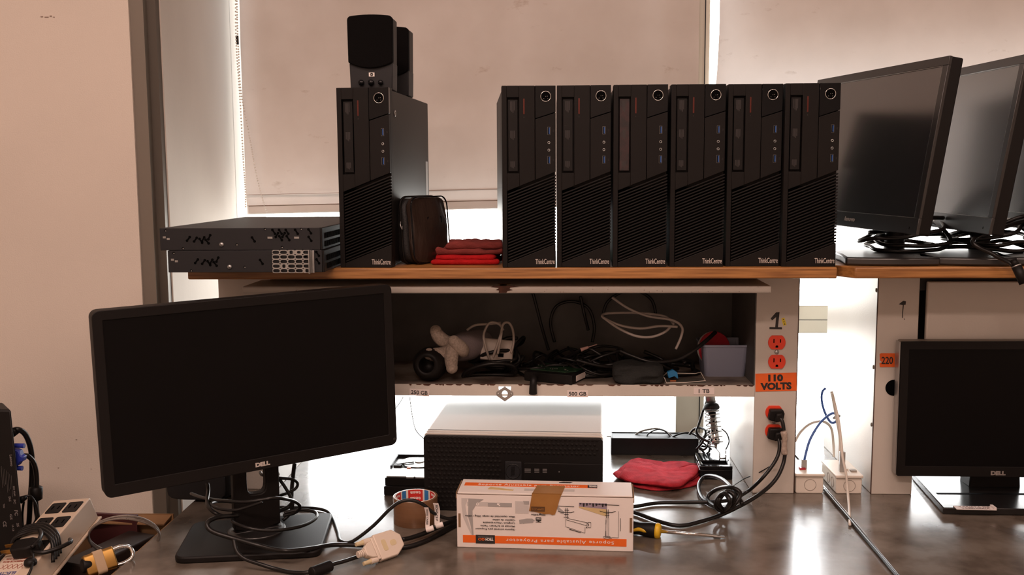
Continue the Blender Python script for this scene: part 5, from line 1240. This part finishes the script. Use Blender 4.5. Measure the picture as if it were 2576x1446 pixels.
# black filler: the layer of tangled cords the other things lie on
rnd = random.Random(12)
for q, (cx_, cy_, rr, col) in enumerate(((-.85, -.33, .048, 'cable'), (-.82, -.40, .035, 'cable'), (-.885, -.24, .035, 'cable'), (-.80, -.22, .03, 'cable'))):
    bm = B(); coil(bm, Vector((cx_, cy_, ST+.075)), rr, rr*1.2, 7, .0048, 31+q, .10, -.07)
    single('cable', bm, M[col], ('black cord coil in the open cardboard box under the wire rope', 'black cord coil in the open cardboard box under the padlock', 'black cord coil in the open cardboard box behind the outlet strip', 'black cord coil in the back corner of the open cardboard box')[q], 'cable', (cx_, cy_, ST+.004), 'cords heaped in the cardboard box', smooth=True)
dbk = thing('dark_case', 'dark flat case standing in the cardboard box inside the wire rope ring', 'case', (-.822, -.265, ST+.003))
obj('body', rbox(B(), -.035, .035, -.085, .085, 0, .190, .006, 3), mat('dark_brown_plastic', (.022, .014, .012), .5), dbk, xf=RZ(-.35), bevel=.003)
dbr = thing('maroon_folder', 'maroon edge of a folder in the back of the cardboard box', 'folder', (-.855, -.172, ST+.003))
obj('cover', box(B(), -.05, .05, -.004, .004, 0, .222), mat('maroon_board', (.06, .012, .012), .6), dbr, xf=RZ(-.1), bevel=.001)
# outlet strip
A = at(135, 1258.5, -.275); Bq = at(227, 1251.5, -.285); Cq = at(22, 1446, -.475)
ex = (Bq-A); wS = ex.length; ex.normalize(); ey = (A-Cq); LS = ey.length; ey = (ey-ex*ey.dot(ex)).normalized(); ez = ex.cross(ey)
XS = frame_mat(A-ey*LS, ex, ey, ez)        # local: x across, y along (far), z out of the top face (0 = face)
strip = thing('outlet_strip', 'cream metal outlet strip with black sockets, tilted in the cardboard box', 'outlet strip', (A-ey*LS-ez*.045))
so3 = lambda n, bm, m, par=strip, **k: obj(n, bm, m, par, world=True, xf=XS, **k)
so3('housing', box(B(), 0, wS, 0, LS, -.045, 0), M['cream'], bevel=.002)
so3('back_plate', box(B(), -.003, wS+.004, -.002, LS+.004, -.049, -.045), M['cream'], bevel=.001)
for j in range(3):
    for i in range(2):
        x_ = wS*(.27+.46*i); y_ = LS-.026-.043*j-(.022 if j == 2 else 0)
        sk = so3('socket', rbox(B(), x_-.0145, x_+.0145, y_-.015, y_+.015, -.002, .0015, .003, 2, 'z'), M['black2'], bevel=.0006)
        for dx_ in (-.006, .006): so3('slot', box(B(), x_+dx_-.001, x_+dx_+.001, y_-.004, y_+.005, .0015, .0019), M['hole'], sk)
lbx = so3('printed_label', box(B(), .006, wS-.018, .000, .050, 0, .0005), mat('label_cream', (.62, .52, .43), .5))
redi = mat('red_brown_ink', (.28, .06, .03), .6)
def flat_text(s, h, w_, x_, y_, m, z_=.0009, rot=0):
    tx = text(s, h, w_, .0002, bold=.02); tx.transform(RX(radians(-90))); tx.transform(RZ(rot)); tx.transform(T(Vector((x_, y_, z_)))); return obj('lettering', tx, m, lbx, world=True, xf=XS)
flat_text('REGULADOR CON', .0042, .040, wS*.42, .045, redi, rot=pi); flat_text('SUPRESION DE PICOS', .0042, .044, wS*.42, .038, redi, rot=pi)
flat_text('ELECTRO', .0070, .040, wS*.44, .008, mat('blue_ink', (.06, .07, .22), .6), rot=pi)
bm = B()
for k in range(5): 
    x_ = .018+k*.009
    for a_ in (-1, 1): prism(bm, [(x_-.004*a_, .019), (x_-.004*a_+.001, .019), (x_+.004*a_+.001, .031), (x_+.004*a_, .031)], .0006, .0009, lambda a, b, c: (a, b, c))
obj('cross_pattern', bm, redi, lbx, world=True, xf=XS)
# wrapped cord with its plug lying over the strip
WP = lambda x_, y_, z_: XS @ Vector((x_, y_, z_))
for q in range(4):
    o_ = .0075*q; bm = B()
    tube(bm, [WP(-.012, .100-o_, -.03), WP(-.006, .116-o_, .004), WP(.02, .128-o_*.9, .008), WP(wS*.6, .122-o_*.9, .009+.001*q), WP(wS+.003, .098-o_*.8, .006), WP(wS+.010, .078-o_, -.020)], .0034, 8, 6)
    single('strip_cord', bm, M['cable'], ('topmost turn', 'second turn', 'third turn', 'lowest turn')[q]+' of the black cord wound across the outlet strip', 'cable', WP(.03, .15-o_, .0), 'turns of black cord around the outlet strip', smooth=True)
cable('black cord running right from the winding towards the wire rope', [WP(.060, .050, .010), WP(wS+.006, .050, .006), WP(wS+.022, .068, .0), WP(wS+.028, .09, -.006), WP(wS+.016, .105, -.012)], .0038)
bm = B(); tube(bm, [WP(.042, .105, .012), WP(.060, .085, .018), WP(.068, .065, .020), WP(.066, .048, .020)], .0038, 8, 6)
single('strip_cord', bm, M['cable'], 'short black cord leading into the plug on the outlet strip', 'cable', WP(.07, .1, .012), smooth=True)
pg = thing('power_plug', 'black three-pin plug with brass pins lying on the outlet strip', 'plug', WP(.05, .09, .003))
pxf = XS @ T(Vector((.044, .058, .012))) @ RZ(radians(8))
bm = B(); prism(bm, [(.028, -.008), (.010, -.016), (-.018, -.015), (-.022, 0), (-.018, .015), (.010, .016), (.028, .008)], -.010, .010, lambda a, b, c: (a, b, c)); obj('body', bm, M['black2'], pg, world=True, xf=pxf, bevel=.003)
for dx_, dz_ in ((.008, .004), (-.008, .004)): obj('pin', box(B(), -.038, -.021, dx_-.001, dx_+.001, dz_-.003, dz_+.003), M['brass'], pg, world=True, xf=pxf, bevel=.0004)
bm = B(); cyl(bm, (-.040, 0, -.005), (-.021, 0, -.005), .0024); obj('pin', bm, M['brass'], pg, world=True, xf=pxf, smooth=True)
bm = B(); lathe(bm, [(.0095, 0), (.0105, .003), (.0095, .008), (.006, .011)], (0, 0, 0), (0, 0, 1), 20); kb = single('reset_knob', bm, M['black2'], 'small round black cap beside the plug on the outlet strip', 'cap', (0, 0, 0), smooth=True)
kb.location = WP(.070, .026, .001)
cable('thin black wire bowed over the printed end of the outlet strip', [WP(-.002, .02, .004), WP(.01, .045, .012), WP(.035, .055, .014), WP(.065, .045, .012), WP(.080, .018, .006), WP(.082, .0, .0)], .0022)
# wire rope ring
P_ = []
for k in range(44):
    t = 2*pi*k/14; rr = 1+.035*sin(k*.9); P_.append(Vector((-.862+.068*rr*cos(t), -.295+.088*rr*sin(t), -.018+.030*sin(t)+.0035*(k/14))))
P_ = [at(312+88*cos(2*pi*k/16-.3)*(1+.02*sin(k*.8)), 1348-46*sin(2*pi*k/16-.3)*(1+.05*sin(k*.5))+2.2*(k//16)-3, -.31-.055*sin(-(2*pi*k/16-.3))*-1) for k in range(46)]
bm = B(); tube(bm, P_, .0019, 8, 5); single('wire_rope', bm, M['rope'], 'ring of grey wire rope lying in the cardboard box', 'wire rope', P_[0], smooth=True)
# padlock with masking tape
pk = onz(252, 1416, -.02); pk = at(252, 1412, -.42)
pad = thing('padlock', 'brass padlock with masking tape around it, lying in the cardboard box', 'padlock', pk)
XP = frame_mat(pk, (at(312, 1392, -.40)-at(222, 1424, -.44)).normalized(), Vector((0, .8, .6)), Vector((0, 0, 1)))
xd = (at(312, 1392, -.40)-at(222, 1424, -.44)).normalized(); yd = Vector((0, .55, .83)); yd = (yd-xd*yd.dot(xd)).normalized(); XP = frame_mat(pk, xd, yd, xd.cross(yd))
po = lambda n, bm, m, par=pad, **k: obj(n, bm, m, par, world=True, xf=XP, **k)
po('body', rbox(B(), -.026, .024, -.020, .018, -.010, .010, .006, 4, 'x'), M['brass'], bevel=.002)
po('masking_tape', rbox(B(), -.010, .006, -.0215, .0195, -.0112, .0112, .006, 4, 'x'), M['mask'], bevel=.001)
bm = B(); tube(bm, [(.022, .012, 0), (.036, .013, 0), (.050, .008, 0), (.054, -.002, 0), (.050, -.012, 0), (.036, -.016, 0), (.022, -.015, 0)], .0036, 10, 6); po('shackle', bm, M['chrome'], smooth=True)
pp2 = at(206, 1424, -.44); bm = B(); cyl(bm, pp2, at(228, 1420, -.43), .012, .011); single('cord_end', bm, M['black2'], 'round black cord end at the left of the padlock', 'cord end', pp2, smooth=True, bevel=.002)

# ================================================================= monitor seen from behind at the left edge
tR, bR = at(28, 1030, -.33), at(66, 1400, -.33)
sbk = thing('turned_monitor', 'black monitor turned away at the left edge, rating labels on its back', 'monitor', (-1.20, -.33, ST))
bm = B(); dl = .055
def pp(px, py, y): p = at(px, py, y); return p
L0t, L0b = Vector((tR.x-.34, -.33, tR.z-.002)), Vector((bR.x-.34, -.33, ST))
bRz = tR+(bR-tR)*((ST-tR.z)/(bR.z-tR.z))
vsA = [L0t, tR, bRz, Vector((bRz.x-.34, -.33, ST))]
bm = B(); A_ = [bm.verts.new(p) for p in vsA]; C_ = [bm.verts.new(p+Vector((-.045, dl, 0))) for p in vsA]
bm.faces.new(A_); bm.faces.new(C_[::-1])
for k in range(4): bm.faces.new((A_[k], C_[k], C_[(k+1) % 4], A_[(k+1) % 4]))
bk_ = obj('housing', bm, M['black2'], sbk, world=True, bevel=.004)
slant = math.atan2(bR.x-tR.x, tR.z-bR.z)
def on_back(px, py): return at(px, py, -.3306)
def btext(s, px, py, h, w_, m='greyink', rot=pi/2, bold=.02): 
    tx = text(s, h, w_, .0002, bold=bold); tx.transform(RY(rot-slant)); return obj('lettering', tx, mat('label_print', (.20, .18, .17), .6), bk_, world=True, xf=T(on_back(px, py)))
btext('Lenovo', 28.5, 1158, .0045, .021, bold=.02)
for k, (px_, py_, s_, h_, w_) in enumerate(((36, 1235, 'ISO 9241', .003, .018), (37, 1262, 'FC', .004, .008), (25, 1255, 'EAC', .004, .009), (41, 1290, 'FC', .006, .010), (28, 1300, 'GS', .004, .010), (10, 1272, 'TCO', .003, .008), (12, 1318, 'CE', .006, .010), (33, 1328, 'UL CB', .003, .012), (45, 1320, '25', .004, .007))): btext(s_, px_, py_, h_, w_)
for k in range(7):
    q0_ = on_back(3+k*4.2, 1165+k*4); bm = B(); box(bm, q0_.x-.0003, q0_.x+.0003, -.3310, -.3304, q0_.z-.045+.006*(k % 3), q0_.z-.005); obj('small_print', bm, mat('label_print2', (.07, .065, .06), .7), bk_, world=True, xf=None)
GL = 'cables plugged into the turned monitor'
cable('black cord from the top plug of the turned monitor down behind the box', [(32, 1083, Y, -.30), (45, 1080, Y, -.30), (62, 1090, Y, -.29), (74, 1115, Y, -.28), (80, 1150, Y, -.27), (80, 1200, Y, -.26), (76, 1260, Y, -.26), (72, 1320, Y, -.25), (66, 1375, Y, -.25)], .0050, group=GL)
cable('black video cable from the blue plug of the turned monitor', [(58, 1146, Y, -.29), (70, 1147, Y, -.29), (84, 1162, Y, -.28), (91, 1190, Y, -.27), (92, 1225, Y, -.265), (90, 1262, Y, -.26), (94, 1300, Y, -.26), (98, 1330, Y, -.26)], .0045, group=GL)
cable('thin black cable from the lowest plug of the turned monitor', [(58, 1252, Y, -.29), (75, 1247, Y, -.285), (90, 1268, Y, -.28), (93, 1298, Y, -.28), (80, 1325, Y, -.28), (62, 1350, Y, -.28), (56, 1300, Y, -.285), (60, 1262, Y, -.29)], .0022, group=GL)
bm = B(); p0, p1 = at(91, 1222, -.262), at(90, 1258, -.262); lathe(bm, [(.007, 0), (.0115, .003), (.0115, (p1-p0).length-.003), (.007, (p1-p0).length)], p0, p1-p0, 18); single('ferrite_sleeve', bm, M['black2'], 'black ferrite sleeve on the video cable by the left wall', 'ferrite', p1, smooth=True)
vg = thing('video_plug', 'blue video plug with two thumbscrews in the turned monitor', 'plug', at(45, 1150, -.31))
q = at(46, 1150, -.31)
bm = B(); prism(bm, [(-.010, -.017), (.004, -.014), (.008, -.006), (.013, -.004), (.013, .004), (.008, .006), (.004, .014), (-.010, .017)], -.007, .007); obj('body', bm, M['vgablue'], vg, xf=RY(.15), bevel=.0015)
for s_ in (-1, 1): bm = B(); cyl(bm, (-.008, 0, s_*.021), (.010, 0, s_*.021+.002), .004, .0045, 12); obj('thumbscrew', bm, M['vgablue'], vg, xf=RY(.15))
bm = B(); p0, p1 = at(30, 1088, -.30), at(44, 1082, -.30); cyl(bm, p0, p1, .009, .006); single('cord_plug', bm, M['black2'], 'black plug at the top side of the turned monitor', 'plug', p0, smooth=True)
bm = B(); p0, p1 = at(50, 1258, -.30), at(66, 1250, -.29); cyl(bm, p0, p1, .007, .004); single('cord_plug', bm, M['black2'], 'small black plug low on the side of the turned monitor', 'plug', p0, smooth=True)

# ================================================================= inside the open cabinet
TZ = zt
def tray(px, py): return onz(px, py, TZ)
# foam dipped glove
g0 = at(1150, 880, .07)
gl = thing('work_glove', 'grey foam-dipped work glove with its fingers spread towards the front', 'glove', (g0.x, .07, TZ+.02))
def blob(pts, r, seg=14, sub=8): bm = B(); return tube(bm, pts, r, seg, sub)
bm = blob([at(1218, 858, .14), at(1190, 866, .11), at(1165, 872, .085), at(1145, 878, .07)], lambda t: .026+.006*sin(pi*t)); obj('palm', bm, M['gloveb'], gl, world=True, smooth=True)
fp = lambda t: .0125+.0025*sin(pi*min(t*1.1, 1))-.006*max(0, t-.9)*10*(.9)
for P_ in ([(1150, 862, .065), (1138, 880, .045), (1135, 905, .032), (1137, 925, .026)], [(1140, 880, .06), (1115, 890, .045), (1092, 892, .035), (1080, 890, .030)], [(1140, 862, .075), (1118, 858, .062), (1103, 845, .058), (1096, 832, .058)], [(1165, 885, .06), (1162, 878, .045), (1150, 866, .040), (1142, 858, .040)]):
    bm = blob([at(*p) for p in P_], fp); 
    bmesh.ops.create_icosphere(bm, subdivisions=3, radius=.0125, matrix=T(at(*P_[-1])))
    obj('finger', bm, M['glove'], gl, world=True, smooth=True)
# grey adapter box with flat white cord around it
ab = at(1250, 868, .10)
adp = thing('power_adapter', 'beige adapter box wrapped in flat pale cord, behind the glove', 'adapter', (ab.x, .10, TZ+.035))
AXF = pose((ab.x, .09, ab.z-.010), .1, -.25, .12)
obj('case', rbox(B(), -.034, .036, 0, .045, -.022, .025, .003), mat('adapter_beige', (.36, .30, .25), .45), adp, world=True, xf=AXF, bevel=.002); 
obj('slot', box(B(), .004, .016, -.0006, .001, -.013, -.005), M['hole'], adp, world=True, xf=AXF)
sup = thing('cord_heap', 'dark heap of cords under the beige adapter', 'cable', (ab.x, .10, TZ)); bm = B(); coil(bm, Vector((0, .03, .004)), .05, .035, 5, .0042, 77, .03); obj('cords', bm, M['cable'], sup, smooth=True)
for q, P_ in enumerate(([(1232, 905, .07), (1221, 870, .065), (1217, 840, .07), (1232, 812, .075), (1255, 815, .075), (1266, 830, .08)], [(1240, 900, .06), (1250, 870, .06), (1260, 840, .065), (1266, 815, .07), (1280, 812, .075), (1290, 830, .08), (1292, 860, .08), (1286, 888, .07)], [(1252, 890, .06), (1258, 860, .06), (1262, 835, .065)], [(1175, 830, .09), (1195, 818, .085), (1225, 815, .08), (1260, 812, .08)])):
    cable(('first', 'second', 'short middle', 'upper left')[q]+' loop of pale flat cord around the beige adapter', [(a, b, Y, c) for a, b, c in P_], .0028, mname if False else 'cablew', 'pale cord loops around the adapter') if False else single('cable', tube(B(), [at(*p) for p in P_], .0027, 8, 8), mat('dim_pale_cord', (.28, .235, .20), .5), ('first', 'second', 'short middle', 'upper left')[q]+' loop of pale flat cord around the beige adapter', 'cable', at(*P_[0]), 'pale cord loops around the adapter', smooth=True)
# black round cap
rc = tray(1082, 962); rc.y = .045
rcap = thing('round_cap', 'black bowl-shaped cap with a round opening, at the left of the cabinet floor', 'cap', (rc.x, .045, TZ))
lathe(bm := B(), [(.0, .0), (.030, .0), (.036, .012), (.034, .030), (.026, .046), (.017, .050), (.0165, .044), (.0165, .012), (0, .012)], (0, .012, .034), (-.12, -.95, .10), 32); obj('shell', bm, M['black'], rcap, smooth=True)
# coil of glossy black cord
for q in range(6):
    P_ = []; cxp, cyp = 1232, 935
    for k in range(17):
        t = 2*pi*k/16; P_.append(at(cxp+(68-q*5)*cos(t), cyp-(24-q*1.5)*sin(t)*(1)-(q*1.5)+4-22*cos(t)*.35, .060-.022*sin(-t)*-1+.004*q))
    for p in P_: p.z = max(p.z, TZ+.005)
    bm = tube(B(), P_, .0036, 8, 4); single('cable', bm, M['cable'], ('outermost', 'second', 'third', 'fourth', 'fifth', 'innermost')[q]+' ring of the glossy black cord coil on the cabinet floor', 'cable', (P_[0].x, P_[0].y, min(p.z for p in P_)), 'rings of the glossy black cord coil', smooth=True)
# hard drive with green board
hk = tray(1330, 958); 
hdv = thing('hard_drive', 'hard drive lying board side up with a green circuit board, on the cabinet floor', 'hard drive', (hk.x+.04, .03, TZ), .32)
obj('body', rbox(B(), -.05, .06, 0, .10, 0, .020, .003), M['black2'], hdv, bevel=.001, xf=RZ(-.75) @ T(Vector((0, -.01, 0))))
obj('circuit_board', prism(B(), [(-.045, .02), (.035, .02), (.052, .04), (.055, .09), (-.045, .09)], .0202, .0225, lambda a, b, c: (a, b, c)), M['pcb'], hdv, xf=RZ(-.75) @ T(Vector((0, -.01, 0))))
obj('label_edge', box(B(), .0602, .0606, .02, .085, .004, .016), M['paper'], hdv, xf=RZ(-.75) @ T(Vector((0, -.01, 0))))
bm = B(); rnd = random.Random(4)
for k in range(16): x_, y_ = rnd.uniform(-.04, .045), rnd.uniform(.03, .085); box(bm, x_-.001, x_+.001, y_-.001, y_+.001, .0225, .0235)
obj('solder_points', bm, M['silver'], hdv, xf=RZ(-.75) @ T(Vector((0, -.01, 0))))
# tangled black cables
rnd = random.Random(40); GTK = 'tangled black cables in the open cabinet'
names = ('far left', 'left', 'left of centre', 'centre', 'right of centre', 'right', 'far right', 'lower right', 'lower centre', 'upper centre')
spots = [(1350, 905), (1400, 900), (1440, 890), (1480, 905), (1530, 900), (1580, 905), (1640, 900), (1690, 915), (1560, 925), (1500, 870)]
for q, (px_, py_) in enumerate(spots):
    c = at(px_, py_, .14+.02*(q % 3)); P_ = []
    for k in range(22):
        t = 2*pi*k/9+q; rx = rnd.uniform(.04, .075); P_.append(Vector((c.x+rx*cos(t), min(.25, max(.03, c.y-.02+.06*sin(t))), max(TZ+.006, c.z-.02+.022*sin(t*1.3+q)+rnd.uniform(-.008, .008)))))
    single('cable', tube(B(), P_, rnd.choice((.0030, .0036, .0042)), 8, 5), M['cable'], 'tangled black cable in the open cabinet, '+names[q]+' of the heap', 'cable', (c.x, c.y, min(p.z for p in P_)), GTK, smooth=True)
cab_loops = [([(1340, 735, .23), (1352, 780, .23), (1365, 830, .22), (1380, 880, .2)], 'black cable hanging down the back of the cabinet, left'), ([(1395, 860, .24), (1385, 810, .24), (1400, 770, .24), (1440, 758, .24), (1480, 775, .24), (1495, 820, .24), (1490, 860, .23)], 'black cable arching against the cabinet back, left arch'), ([(1515, 800, .24), (1528, 760, .24), (1565, 735, .24), (1610, 735, .24), (1640, 755, .24), (1650, 790, .24)], 'black cable arching against the cabinet back, right arch'), ([(1460, 745, .235), (1470, 790, .235), (1480, 830, .22)], 'black cable hanging between the two arches'), ([(1560, 882, .06), (1590, 895, .05), (1640, 910, .04), (1700, 905, .05), (1740, 885, .06), (1775, 858, .08), (1800, 835, .10)], 'thick black cable rising to the plastic bin'), ([(1450, 905, .04), (1500, 918, .04), (1550, 925, .05), (1600, 930, .05)], 'black cable lying low in front of the heap')]
for P_, lab in cab_loops: single('cable', tube(B(), [at(*p) for p in P_], .0045 if 'thick' in lab else .0034, 8, 8), M['cable'], lab, 'cable', at(*P_[0]), GTK, smooth=True)
# white cable loops
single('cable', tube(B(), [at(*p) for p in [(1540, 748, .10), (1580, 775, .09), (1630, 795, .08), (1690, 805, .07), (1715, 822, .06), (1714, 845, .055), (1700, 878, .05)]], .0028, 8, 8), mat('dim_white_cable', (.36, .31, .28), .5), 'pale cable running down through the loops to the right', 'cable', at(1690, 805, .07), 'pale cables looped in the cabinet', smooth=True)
single('cable', tube(B(), [at(*p) for p in [(1704, 822, .06), (1660, 820, .055), (1610, 826, .05), (1560, 818, .06), (1525, 803, .07), (1515, 794, .08), (1530, 788, .10), (1600, 787, .12), (1670, 795, .11), (1695, 815, .08)]], .0028, 8, 8), mat('dim_white_cable', (0, 0, 0)), 'pale cable forming the upper loop in the cabinet', 'cable', at(1610, 826, .05), 'pale cables looped in the cabinet', smooth=True)
single('cable', tube(B(), [at(*p) for p in [(1520, 800, .07), (1555, 825, .055), (1600, 845, .045), (1640, 847, .045), (1672, 835, .05), (1688, 820, .06)]], .0028, 8, 8), mat('dim_white_cable', (0, 0, 0)), 'pale cable forming the lower loop in the cabinet', 'cable', at(1600, 845, .045), 'pale cables looped in the cabinet', smooth=True)
bm = B(); p0, p1 = at(1461, 880, .05), at(1480, 873, .055); tube(bm, [p0, p0.lerp(p1, .5), p1], lambda t: .0045-.002*t, 8, 3); tube(bm, [p1, at(1502, 866, .06)], .001, 6, 3); single('cable_end', bm, mat('dim_pink_plug', (.34, .20, .17), .5), 'small pinkish cable end sticking out of the cable heap', 'cable', p0, smooth=True)
# dark fabric bag
bg = tray(1610, 975); bg.y = .035
bm = soft_box(.105, .06, .042, 12, .006, seed=9, amp=.009); bm.transform(T(Vector((bg.x, .035, TZ))))
single('fabric_bag', bm, mat('dark_green_grey_fabric', (.014, .015, .014), .9, bump=.6, bscale=300), 'crumpled dark grey fabric bag on the cabinet floor left of the blister tray', 'bag', (bg.x, .035, TZ), smooth=True)
# blister tray with a blue piece
bt0, bt1 = tray(1672, 966), tray(1768, 952)
bl = thing('blister_tray', 'clear plastic tray with a blue piece in it, beside the plastic bin', 'tray', (bt0.x, .012, TZ), .06)
BW = bt1.x-bt0.x
obj('sheet', box(B(), 0, BW, 0, .05, .0, .0015), mat('tray_floor', (.16, .15, .13), .25), bl)
bm = B(); rim_ = [(0, 0, .012), (.004, 0, .002), (BW*.5, 0, .0025), (BW-.002, 0, .006), (BW-.008, .02, .020), (BW-.016, .035, .014), (.012, .045, .014), (0, .02, .012), (0, 0, .012)]; tube(bm, rim_, .0008, 6, 2, smooth=False); obj('rim', bm, M['cablew'], bl)
bm = B(); prism(bm, [(0, 0), (.012, .004), (.020, -.002), (.018, .012), (.009, .018), (-.003, .013)], 0, .010, lambda a, b, c: (a, c, b)); obj('blue_piece', bm, M['bluepl'], bl, xf=T(Vector((.010, .008, .010))), bevel=.001)
obj('orange_strip', box(B(), .012, .024, .002, .004, .0045, .007), mat('dull_orange', (.35, .10, .03), .5), bl)
# plastic bin
b0, b1 = tray(1775, 949), tray(1876, 949); cxb = (b0.x+b1.x)/2; wb_ = b1.x-b0.x; yb_ = b0.y; hb2 = at(1820, 868, yb_).z-TZ
bn = thing('plastic_bin', 'blue-grey plastic bin at the right end of the cabinet floor', 'bin', (cxb, yb_, TZ))
def tub(bm, w0, w1, d0, d1, h, th, r):
    def ringp(w_, d_, z_, off): return [bm.verts.new((x, y+d_/2*0+off, z_)) for x, y in rr_(w_, d_)]
    def rr_(w_, d_):
        P = []
        for cx, cy, s in ((w_/2-r, d_-r, 0), (-w_/2+r, d_-r, 90), (-w_/2+r, r, 180), (w_/2-r, r, 270)):
            for k in range(5): t = radians(s+22.5*k); P.append((cx+r*cos(t), cy+r*sin(t)))
        return P
    a = ringp(w0, d0, 0, (d1-d0)/2); b = ringp(w1, d1, h-.004, 0); b2 = ringp(w1+.004, d1+.004, h-.004, -.002); b3 = ringp(w1+.004, d1+.004, h, -.002); c = ringp(w1-th*2, d1-th*2, h, th); d = ringp(w0-th*2, d0-th*2, th, (d1-d0)/2+th)
    for P, Q in ((a, b), (b, b2), (b2, b3), (b3, c), (c, d)):
        n = len(P)
        for k in range(n): bm.faces.new((P[k], P[(k+1) % n], Q[(k+1) % n], Q[k]))
    bm.faces.new(a[::-1]); bm.faces.new(d); return bm
obj('tub', tub(B(), wb_, wb_*1.15, .085, .10, hb2, .002, .010), M['bin'], bn, smooth=False)
rd = thing('red_disc', 'translucent red disc standing in the plastic bin', 'disc', (cxb-.018, yb_+.05, TZ+.003)); bm = B(); lathe(bm, [(.036, 0), (.038, .003), (.036, .006)], (0, 0, .050), (.3, -.93, .15), 32); obj('disc', bm, M['redpl'], rd, smooth=False); bm = B(); lathe(bm, [(.037, -.006), (.038, -.004), (.037, -.002)], (0, 0, .050), (.3, -.93, .15), 32); obj('clear_cover', bm, M['blister'], rd)
gj = thing('small_jar', 'small dark container in the plastic bin beside the red disc', 'container', (cxb+.024, yb_+.05, TZ+.003)); lathe(bm := B(), [(.018, 0), (.019, .045), (.020, .046), (.020, .056), (.0, .057)], (0, 0, 0), (0, 0, 1), 24); obj('body', bm, M['slate'], gj, smooth=True)
pj = at(1341, 975, -.006); jk = thing('jack_plug', 'black plug hanging over the cabinet front lip', 'plug', pj)
bm = B(); tube(bm, [(.0, -.002, -.012), (0, -.003, 0), (.001, -.001, .014), (.002, .012, .020), (.003, .03, .016)], lambda t: .0085-.003*t, 12, 5); obj('body', bm, M['black2'], jk, smooth=True)
wr_ = tray(1890, 965)
cable_w = single('wire_bracket', tube(B(), [at(1884, 905, .06), at(1898, 925, .02), at(1898, 962, .008)], .0008, 6, 3), M['cablew'], 'thin pale wire leaning by the cabinet side wall', 'wire', at(1898, 962, .008))
